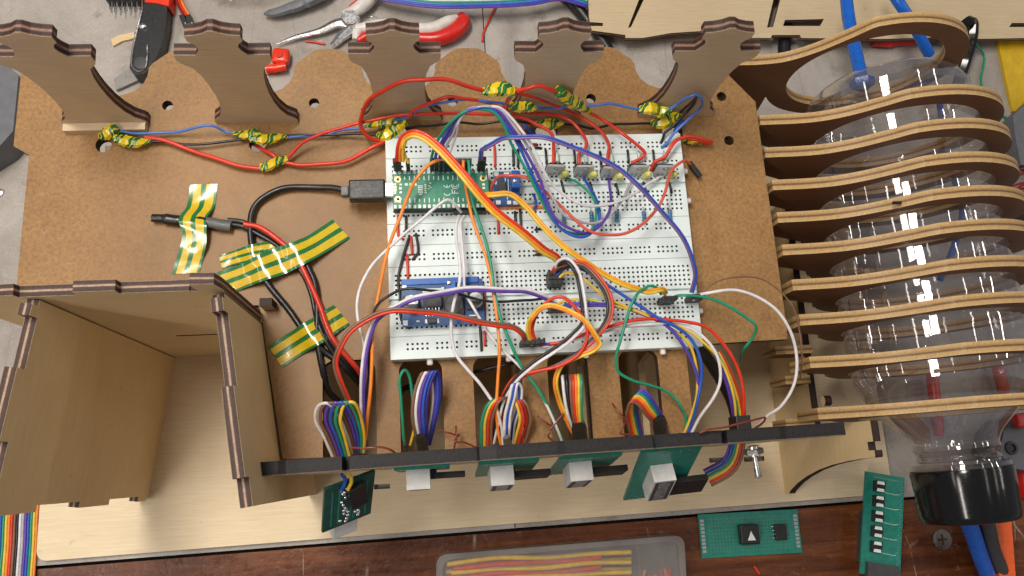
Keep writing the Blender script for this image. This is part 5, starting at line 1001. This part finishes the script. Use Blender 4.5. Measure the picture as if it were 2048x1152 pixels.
# ------------------------------------------------------------------ loose boards, box and screw on the wooden bench edge
zW = zB - 0.6
def flat_board(label, px, z, t_, mat):
    pts = [P(u, v, z)[:2] for u, v in px]; o = np.array([*pts[3], z]); ex = np.array([*(pts[2] - pts[3]), 0]); w = np.linalg.norm(ex); ex /= w; ey = np.array([-ex[1], ex[0], 0]); h = float((np.array([*pts[0], z]) - o) @ ey)
    th = thing('prototype_board', label, 'circuit board', o - (0, 0, t_)); m = MB(); m.plate([(0, 0), (w, 0), (w, h), (0, h)], [], o, ex, ey, t_, 0, 0); part('board', m, mat, th)
    R = np.column_stack([ex, ey, Z]); return th, (lambda x, y, d: o + ex * x + ey * y + Z * d), R, w, h
th, A, R, w, h = flat_board('green perforated board with a black arrow button on the bench edge', [(1398, 1029), (1600, 1019), (1605, 1105), (1404, 1117)], zW + 2.4, 1.6, 'pcb_teal')
m = MB()
for i in range(26):
    for j in range(10):
        m.lathe([(0, 0.62), (0.06, 0.6)], A(6.5 + i * (w - 13) / 25, 3.6 + j * (h - 7.2) / 9, 0.0), Z, 6)
part('plated_holes', m, 'dull_pad', th, kind='stuff')
for s in (2.2, w - 2.2):
    for j in range(9):
        m = MB(); m.box(A(s, 4.2 + j * (h - 8.4) / 8, 0.05), (2.4, 1.7, 0.12), R); part('edge_pad', m, 'tin', th)
m = MB(); m.box(A(w * .465, h * .5, 3.2), (12.6, 12.6, 6.2), R, bev=1.0); bt_ = part('button_cap', m, 'black_plastic', th)
m = MB(); m.plate([(-2.7, -2.9), (2.7, -2.9), (0, 3.0)], [], A(w * .475, h * .47, 6.42), R[:, 0], R[:, 1], 0.1, 0, 0); part('arrow_mark', m, 'silk', bt_)
m = MB(); m.box(A(w * .79, h * .5, 1.9), (7.6, 10, 3.6), R, bev=0.3); part('chip', m, 'black_plastic', th)
for j in range(4):
    m = MB(); m.box(A(w * .79 - 4.3, h * .5 - 3.6 + 2.4 * j, 0.9), (1.2, 0.6, 0.8), R); part('chip_pin', m, 'solder', th)
th, A, R, w, h = flat_board('green board with five small push buttons beside the black cap', [(1735, 943), (1812, 956), (1800, 1160), (1720, 1147)], -108, 1.6, 'pcb_teal')
bq = A(w / 2, h * .72, -1.6); 
for i in range(5):
    y = h * (.87 - .148 * i); m = MB(); m.box(A(w * .33, y, 1.4), (7.2, 7.0, 2.8), R, bev=0.25); k = part('push_button', m, 'black_plastic', th)
    for s in (-1, 1):
        m = MB(); m.plate([(-2.6, s * 2.3 - 1.0), (2.6, s * 2.3 - 1.0), (2.2, s * 2.3 + 1.0), (-2.2, s * 2.3 + 1.0)], [], A(w * .33 + .4, y, 2.9), R[:, 0], R[:, 1], 0.1, 0, 0); part('metal_clip', m, 'silk', k)
    m = MB(); m.lathe([(2.8, 1.3), (3.4, 1.25), (3.5, .8)], A(w * .33 + .3, y, 0), Z, 14); part('plunger', m, 'dupont', k, 50)
    m = MB(); m.tube([A(w * .5, y - 3.2, 0.03), A(w * .8, y - 3.6, 0.03), A(w * .88, y - 3.0, 0.03)], 0.16, 4); part('board_line', m, 'silk', th)
m = MB()
for i in range(34): m.box(A(w * (.91 + .03 * (i % 2)), h * .03 + i * h * .028, 0.05), (0.55, 0.55, 0.1), R)
for i in range(11): m.box(A(w * (.22 + .06 * i), h * .955, 0.05), (0.6, 0.6, 0.1), R)
part('plated_holes', m, 'tin', th, kind='stuff')
m = MB(); m.box(A(w * .5, h * .0, 2.2), (w * .78, 16, 4.4), R, bev=0.3); part('socket_strip', m, 'dark_grey', th)
for i in range(8):
    m = MB(); m.box(A(w * .17 + w * .09 * i, h * .085, 0.4), (0.8, 0.9, 0.8), R); part('pin', m, 'solder', th)
m = MB(); m.box(A(w * .5, h * .35, -9.3), (w * .6, h * .5, 15.0), R, bev=0.5); part('underside_socket', m, 'dark_grey', th)
s0 = P(1884, 1079, zW); sc = thing('bench_screw', 'large cross-head screw sunk into the wooden bench edge', 'screw', s0)
m = MB()
cr = [(-.7, .7), (-.7, 3.2), (0, 3.6), (.7, 3.2), (.7, .7), (3.2, .7), (3.6, 0), (3.2, -.7), (.7, -.7), (.7, -3.2), (0, -3.6), (-.7, -3.2), (-.7, -.7), (-3.2, -.7), (-3.6, 0), (-3.2, .7)]
m.plate(circle(0, 0, 6.6, 40), [cr], s0 + (0, 0, 0.5), X, Y, 0.9, 0, 0); part('head', m, 'screw_steel', sc)
m = MB(); m.lathe([(0, 4.4), (0.15, 4.4)], s0 + (0, 0, -0.3), Z, 20); part('recess', m, 'dark_slot', sc)
# frosted box with coloured wires
def rrect(c, r=6, n=6):
    """rounded quadrilateral through four plan points"""
    out = []; k = len(c)
    for i in range(k):
        p0, p1, p2 = np.array(c[i - 1]), np.array(c[i]), np.array(c[(i + 1) % k]); a = p1 + (p0 - p1) / np.linalg.norm(p0 - p1) * r; b_ = p1 + (p2 - p1) / np.linalg.norm(p2 - p1) * r
        for j in range(n + 1):
            f = j / n; out.append(tuple((1 - f) ** 2 * a + 2 * f * (1 - f) * p1 + f * f * b_))
    return out
zt = zW + 16
cx = [tuple(P(u, v, zt)[:2]) for u, v in ((873, 1110), (1368, 1070), (1380, 1300), (870, 1340))][::-1]
bxw = thing('wire_box', 'frosted clear plastic box of jumper wires at the bottom edge', 'box', (np.mean([c[0] for c in cx]), np.mean([c[1] for c in cx]), zW))
rim = rrect(cx, 7); cen = np.mean(np.array(rim), axis=0); inn = [tuple(cen + (np.array(q) - cen) * [0.985, 0.965]) for q in rim]; inn2 = [tuple(cen + (np.array(q) - cen) * [0.95, 0.90]) for q in rim]
m = MB(); m.plate(rim, [inn], (0, 0, zt - 0.8), X, Y, 15.0, 0, 0); part('side_wall', m, 'frosted_lid', bxw)
m = MB(); m.plate(inn, [], (0, 0, zt - 1.2), X, Y, 0.9, 0, 0); part('lid', m, 'frosted_lid', bxw)
m = MB(); m.plate(rim, [inn2], (0, 0, zt + 0.9), X, Y, 1.4, 0, 0); part('lid_rim', m, 'frosted_lid', bxw)
m = MB(); m.plate(inn, [], (0, 0, zW + 1.2), X, Y, 1.0, 0, 0); part('floor', m, 'grey_plastic', bxw)
d0 = P(1275, 1085, zt - 2); m = MB(); m.box((d0[0], d0[1] - 30, zt - 8.4), (1.4, 62, 12.4)); part('divider', m, 'frosted_lid', bxw)
rng = random.Random(3)
for i in range(18):
    col = ('yellow', 'red', 'salmon', 'yellow')[i % 4]; v0 = 1118 + i * 5.0; m = MB()
    z_ = zt - 3.2 - 2.2 * (i % 2)
    m.tube(path([(898 + rng.uniform(-8, 10), v0 + 10 + rng.uniform(-3, 3), z_), (980, v0 + rng.uniform(-4, 4)), (1080, v0 - 4 + rng.uniform(-5, 5)), (1170, v0 - 10 + rng.uniform(-3, 3)), (1262 - (60 if col != 'yellow' else 0), v0 - 14, z_)]), 1.6, 7)
    single('stored_wire', m, wire_mat(col), f'{"yellow" if col == "yellow" else "red"} straight jumper wire lying inside the frosted box', 'wire', 'yellow wires in the box' if col == 'yellow' else 'red wires in the box', 60)
for i in range(6):
    a = P(1290 + 10 * i, 1122 + rng.uniform(0, 30), zt - 6); m = MB(); m.tube([a, a + (rng.uniform(-6, 6), rng.uniform(-14, -6), -3)], 1.1, 7)
    single('stored_wire', m, wire_mat('red' if i % 2 else 'orange'), 'short red or orange wire scrap in the small box compartment', 'wire', 'wire scraps in the box', 60)
m = MB(); a = P(1508, 1132, zW + .8); m.tube([a, a + (3, -5, 0)], 0.9, 7); single('wire_scrap', m, wire_mat('red'), 'tiny red wire scrap on the wooden bench edge', 'wire', None, 60)
# rainbow flat cable at the lower left
cols = ['purple', 'blue', 'green', 'yellow', 'orange', 'red', 'brown', 'black', 'white', 'grey', 'purple', 'blue', 'green', 'yellow', 'orange']
ribbon('wide rainbow flat cable hanging at the lower left corner', cols, [(38, 1010, zB + 1.2), (34, 1060, zB + 1.2), (31, 1110, zB + 1.1), (29, 1160, zB + 1.0), (27, 1220, zB + .9)], -1.62, 0.82)
# ------------------------------------------------------------------ tools and scraps on the bench behind
def poly(px, z): return [tuple(P(u, v, z)[:2]) for u, v in px]
# red and white pliers
pl = thing('pliers', 'needle-nose pliers with red and white handles on the bench', 'pliers', P(705, 50, zB))
m = MB(); m.tube(path([(552, 88, zB + 4), (590, 75), (640, 61, zB + 6), (675, 48), (702, 46, zB + 7)]), list(np.interp(range(33), [0, 8, 24, 32], [0.5, 1.6, 3.4, 4.8])), 6, flat=.8); part('jaw', m, 'steel', pl, 30)
m = MB(); m.tube(path([(664, 92, zB + 4), (682, 76), (700, 58, zB + 6), (712, 44, zB + 7)]), list(np.interp(range(25), [0, 16, 24], [2.2, 5.0, 5.5])), 6, flat=.8); part('jaw', m, 'steel', pl, 30)
m = MB(); m.lathe([(0, 6.6), (10, 6.6), (11, 5.8)], P(704, 50, zB + 0.5), Z, 24); part('pivot', m, 'steel', pl, 40)
def grip(mat, pts, rs, name='grip', fl=1.0):
    c = path(pts, 6); mm = MB(); mm.tube(c, np.interp(np.linspace(0, 1, len(c)), np.linspace(0, 1, len(rs)), rs), 12, flat=fl); part(name, mm, mat, pl, 60)
grip('handle_white', [(712, 58, zB + 7), (760, 52), (815, 56, zB + 8), (862, 57), (895, 44, zB + 8), (914, 34, zB + 7)], [3.4, 4.8, 5.0, 4.6, 4.2, 2.4])
grip('red_plastic', [(716, 82, zB + 6), (740, 70), (790, 69, zB + 6.5), (835, 75), (880, 76, zB + 7), (912, 62), (926, 42, zB + 7), (922, 30, zB + 6)], [3.0, 3.6, 3.8, 4.4, 5.4, 5.8, 5.4, 3.4], 'grip_insert')
grip('handle_white', [(712, 80, zB + 6), (714, 66), (722, 56, zB + 7)], [2.8, 3.4, 3.6])
grip('handle_white', [(686, 28, zB + 7), (712, 22), (728, 8, zB + 8), (745, -14), (760, -40, zB + 7)], [2.4, 4.6, 5.2, 5.6, 5.6])
grip('red_plastic', [(700, 14, zB + 7), (716, 4), (728, -12, zB + 7), (742, -40, zB + 7)], [1.4, 2.4, 3.0, 3.4], 'grip_insert')
m = MB(); m.tube(path([(733, 34, zB + 6), (745, 33, zB + 9), (757, 38, zB + 6), (748, 44, zB + 5)]), 0.5, 6); part('spring', m, 'steel', pl, 60)
# cutter knife
kn = thing('cutter_knife', 'black and red cutter knife lying behind the deck at upper left', 'knife', P(295, 70, zB))
m = MB(); m.plate(poly([(291, -4), (335, 6), (331, 50), (322, 92), (306, 128), (288, 148), (268, 150), (259, 136), (262, 104), (275, 52)], zB + 13), [], (0, 0, zB + 13), X, Y, 12.6, 0, 0); part('handle', m, 'black_plastic', kn)
m = MB(); m.plate(poly([(286, -60), (342, -60), (337, 12), (313, 6), (290, 4)], zB + 14), [], (0, 0, zB + 14), X, Y, 13.4, 0, 0); part('slider_cap', m, 'red_orange', kn)
m = MB(); m.tube(path([(284, 20, zB + 13.6), (274, 62), (264, 108), (264, 132), (278, 142), (289, 138), (294, 112), (295, 90, zB + 13.6)]), 0.7, 6); part('metal_rail', m, 'steel', kn, 60)
m = MB(); m.lathe([(0, 2.6), (1.2, 2.4), (1.9, 1.2), (2.0, .2)], P(287, 53, zB + 13), Z, 16); part('rivet', m, 'steel', kn, 50)
m = MB(); m.lathe([(0, 4.6), (0.5, 4.6), (0.6, 3.9)], P(282, 126, zB + 13), Z, 20); part('end_disc', m, 'dark_grey', kn, 50)
m = MB(); m.plate(poly([(252, 140), (272, 132), (276, 160), (232, 180), (228, 158)], zB + 3.4), [], (0, 0, zB + 3.4), X, Y, 3, 0, 0); single('metal_offcut', m, 'screw_steel', 'small grey metal offcut below the cutter knife', 'offcut')
m = MB(); m.plate(poly([(222, 78), (240, 70), (268, 64), (270, 76), (244, 82), (226, 92)], zB + 2), [], (0, 0, zB + 2), X, Y, 1.6, 0, 0); single('cardboard_scrap', m, 'ply_tan', 'small olive brown scrap left of the cutter knife', 'scrap')
# pin header comb
hd = thing('pin_header', 'black pin header block with silver pins at the top left edge', 'connector', P(250, 0, zB))
a, b_ = P(215, 2, zB + 5), P(285, 4, zB + 5); m = MB(); m.box(((a[0] + b_[0]) / 2, (a[1] + b_[1]) / 2 + 7, zB + 5.2), (b_[0] - a[0], 16, 10), bev=0.4); part('block', m, 'black_plastic', hd)
for i in range(14):
    a = P(218 + 5 * i, 4, zB + 3 + 4 * (i % 2)); m = MB(); m.tube([a + (0, 3, 0), a + (0.4 + .1 * (i % 3), -5.5 - (i * 7 % 4), -1)], 0.4, 6); part('pin', m, 'steel', hd)
# servo style lead
sl = thing('servo_lead', 'orange and red lead with two black connectors behind the second upright', 'wire', P(372, 30, zB))
for u0, u1, col in ((352, 368, 'darkred'), (357, 373, 'red'), (361, 379, 'orange')):
    m = MB(); m.tube(path([(u0 - 8, -40, zB + 3), (u0, 0, zB + 3), (u1, 32, zB + 3)]), 0.9, 7); part('strand', m, wire_mat(col), sl, 60)
for u in (369, 382):
    q = P(u, 45, zB + 2.2); m = MB(); m.box(q, (3.6, 11, 4.0), Rz(0.36), bev=0.3); part('connector', m, 'dupont', sl)
    q = P(u + 2, 47, zB + 4.3); m = MB(); m.box(q, (.9, 2.2, 0.2), Rz(0.36)); part('contact', m, 'steel', sl)
# dark jaw of another tool, clear dish, red clip
nt_ = thing('side_cutter', 'dark grey cutter jaw reaching in at the top edge', 'tool', P(590, 10, zB))
m = MB(); m.tube(path([(528, 28, zB + 5), (548, 25), (575, 18, zB + 7), (588, 14)]), list(np.interp(range(25), [0, 6, 24], [1.0, 3.2, 4.6])), 8, flat=.8); part('jaw_tip', m, 'mid_grey', nt_, 40)
m = MB(); m.tube(path([(588, 14, zB + 7), (610, 4), (640, -12, zB + 8), (680, -50, zB + 8)]), [4.6] * 8 + [5.6] * 8 + [6.2] * 9, 8, flat=.8); part('jaw', m, 'mid_grey', nt_, 40)
q = P(500, -130, zB); m = MB(); m.lathe([(0.6, 52), (3, 56), (8, 59), (9, 60), (9.4, 59.4), (3.4, 55.4), (1.2, 51)], q, Z, 72, 0, False); single('clear_dish', m, 'clear_dome', 'round clear plastic dish rim at the top edge', 'dish', None, 60)
rc = thing('red_clip', 'glossy red clip lying behind the deck', 'clip', P(556, 120, zB))
m = MB(); m.tube(path([(532, 138, zB + 6), (550, 136), (572, 133, zB + 6)]), [3.0] * 17, 14); part('barrel', m, 'red_orange', rc, 60)
m = MB(); m.box(P(562, 114, zB + 6), (12, 11.5, 7), Rz(-.1), bev=2.6); part('loop', m, 'red_orange', rc, 60)
m = MB(); m.lathe([(0, 2.4), (0.6, 1.9)], P(559, 110, zB + 9.6), Z, 16); part('dimple', m, 'red_plastic', rc, 50)
m = MB(); m.tube([P(533, 148, zB + .8), P(556, 147, zB + .8)], 0.8, 7); single('wire_scrap', m, wire_mat('salmon'), 'tiny pink wire scrap below the red clip', 'wire', None, 60)
m = MB(); m.tube(path([(612, 82, zB + 1), (628, 85), (650, 88, zB + 1)]), 0.8, 7); single('wire_scrap', m, wire_mat('red'), 'short red wire scrap under the pliers nose', 'wire', None, 60)
wire('thin red wire dropping from the rainbow ribbon at the top', 'red', [(1000, -20, zB + 4), (992, 8, zB + 3), (978, 40), (966, 72, zB + 1), (965, 84, zB + 1)], 0.8)
ribbon('rainbow ribbon curving along the top edge behind the deck', ['purple', 'blue', 'lightblue', 'green', 'white'], [(700, -40, zB + 8), (760, -8, zB + 12), (830, 4), (900, 8, zB + 16), (980, 8), (1060, 2, zB + 16), (1120, -6), (1165, 4, zB + 12), (1195, 16, zB + 8)], -1.4, 0.8)
wire('thick black cable passing under the pale slotted panel', 'black', [(1110, -50, zB + 5), (1140, -5, zB + 5), (1172, 36), (1200, 74, zB + 5), (1225, 112, zB + 5)], 4.3, 'cable', 'black_cable')
wire('second black cable passing under the pale slotted panel', 'black', [(1080, -60, zB + 4), (1122, -10, zB + 4), (1158, 28), (1190, 62, zB + 4), (1216, 100, zB + 4)], 2.8, 'cable', 'black_cable')
wire('black cable crossing under the slotted panel near the first ring', 'black', [(1572, 40, zB + 4), (1570, 75, zB + 4), (1568, 110, zB + 4)], 5.0, 'cable', 'black_cable')
# pale slotted panel
zS = zB + 16
out = [(1172, -120), (1178, 34), (1180, 44), (1206, 46), (1206, 52), (1181, 52), (1184, 61), (1251, 70), (1251, 76), (1284, 76), (1308, 72), (1342, 66), (1404, 62), (1450, 66), (1489, 69), (1492, 76), (1542, 76), (1544, 70), (1600, 70), (1602, 76), (1760, 78), (1830, 76), (1880, 74), (1950, 78), (2048, 76), (2200, 74), (2200, -120)]
sl_ = [[(1256, 56), (1262, 54), (1290, -6), (1280, -6)], [(1534, 55), (1546, 54), (1562, -6), (1548, -6)], [(1566, 52), (1640, 52), (1648, 38), (1570, 40)], [(1893, 52), (1902, 52), (1908, 40), (1886, 41)], [(2018, 54), (2060, 54), (2060, 46), (2024, 46)]]
m = MB(); m.plate(poly(out, zS), [poly(s, zS) for s in sl_], (0, 0, zS), X, Y, 4.2, 0, 1)
sp_ = thing('slotted_panel', 'large pale plywood panel with cut slots at the upper right', 'panel', P(1600, 20, zB)); part('panel', m, ['ply_panel', 'ply_edge'], sp_)
for u, v in ((1230, -60), (1480, -60), (1700, -60), (2000, -60)):
    q = P(u, v, zB); m = MB(); m.box((q[0], q[1], zB + 5.8), (18, 18, 11.4)); part('foot_block', m, 'interior_dark', sp_)
# right hand clutter
ak = MB(); ak.tube(path([(1893, 78, zB + 22), (1916, 58, zB + 24), (1936, 44, zB + 26), (1946, 46), (1944, 70, zB + 20), (1930, 122, zB + 10), (1916, 168, zB + 5)]), 4.0, 6); single('black_tube', ak, 'cap_black', 'bent shiny black tube leaning beside the topmost ring', 'tube', None, 50)
wire('thin green wire snaking down the bench at the right edge', 'green', [(1943, 70, zB + 20), (1956, 92, zB + 8), (1967, 112, zB + 2), (1966, 135), (1963, 160), (1968, 192), (1984, 214), (2010, 234), (2040, 256), (2080, 290, zB + 2)], 0.9)
m = MB(); m.plate(poly([(1995, 78), (2080, 76), (2080, 240), (2026, 222), (2012, 160)], zB + 3), [], (0, 0, zB + 3), X, Y, 2.8, 0, 0); single('yellow_card', m, 'yellow_card', 'yellow card at the right edge below the slotted panel', 'card')
m = MB(); m.plate(poly([(2026, 232), (2090, 170), (2090, 330), (2042, 330), (2030, 270)], zB + 12), [], (0, 0, zB + 12), X, Y, 11.5, 0, 0); single('grey_case', m, 'mid_grey', 'grey case corner at the right edge under the yellow card', 'case')
rng = random.Random(11)
for i in range(9):
    a0 = (1982 + 6 * i + rng.uniform(-6, 6), 372 + 4.5 * i + rng.uniform(-8, 8)); b0 = (2070, 326 + 10 * i + rng.uniform(-8, 8))
    wire(f'dark red wire of the tangle at the right edge', 'darkred', [(a0[0], a0[1], zB + 3), ((a0[0] + b0[0]) / 2, (a0[1] + b0[1]) / 2 - rng.uniform(4, 16), zB + 10), (*b0, zB + 8)], 0.8, 'wire', 'tangle_wire', 'tangle of dark red wires at the right edge')
m = MB(); m.plate(poly([(2022, 402), (2090, 384), (2090, 440), (2026, 424)], zB + 12), [], (0, 0, zB + 12), X, Y, 11.6, 0, 0); single('black_case', m, 'black_plastic', 'small black case at the right edge in the wire tangle', 'case')
wire('thin black wire at the right edge below the tangle', 'black', [(2016, 506, zB + 2), (2034, 500), (2070, 488, zB + 2)], 0.9)
gt = thing('grey_tool', 'dark grey tool with round socket at the right edge by the bottle neck', 'tool', P(2030, 880, zB))
m = MB(); m.plate(poly([(2000, 905), (2008, 862), (2030, 838), (2100, 820), (2100, 950), (2020, 935)], zB + 30), [], (0, 0, zB + 30), X, Y, 29.5, 0, 0); part('tool_body', m, 'mid_grey', gt)
m = MB(); m.lathe([(0, 4.4), (1.2, 4.2), (1.3, 2.6), (0.2, 2.4)], P(2022, 896, zB + 30), Z, 20); part('socket', m, 'black_plastic', gt, 50)
m = MB(); m.box(P(2042, 842, zB + 34), (9, 9, 6), bev=1.5); part('red_button', m, 'red_plastic', gt)
m = MB(); m.box(P(2046, 962, zB + 12), (9, 22, 12), bev=3); single('red_grip', m, 'red_plastic', 'red grip end peeking in right of the black cap', 'grip', None, 40)
m = MB(); m.tube(path([(1828, 82, zB + 5), (1790, 82, zB + 5), (1745, 80, zB + 5)]), [3.6] * 9 + [5.0] * 8, 10, flat=.8); single('red_screwdriver', m, 'red_plastic', 'red screwdriver handle seen through the topmost ring', 'screwdriver', None, 50)
m = MB(); m.plate(poly([(-60, 96), (0, 116), (37, 152), (26, 262), (0, 292), (-60, 330)], -100), [], (0, 0, -100), X, Y, 23.8, 0, 0); single('dark_machine', m, 'mid_grey', 'dark grey machine corner at the left edge beside the deck', 'machine')
m = MB(); m.lathe([(0, 3.2), (1.5, 2.8), (2.2, 1)], P(-1, 386, zB), Z, 16); single('bench_rivet', m, 'steel', 'round metal rivet on the bench at the left edge', 'rivet', None, 50)
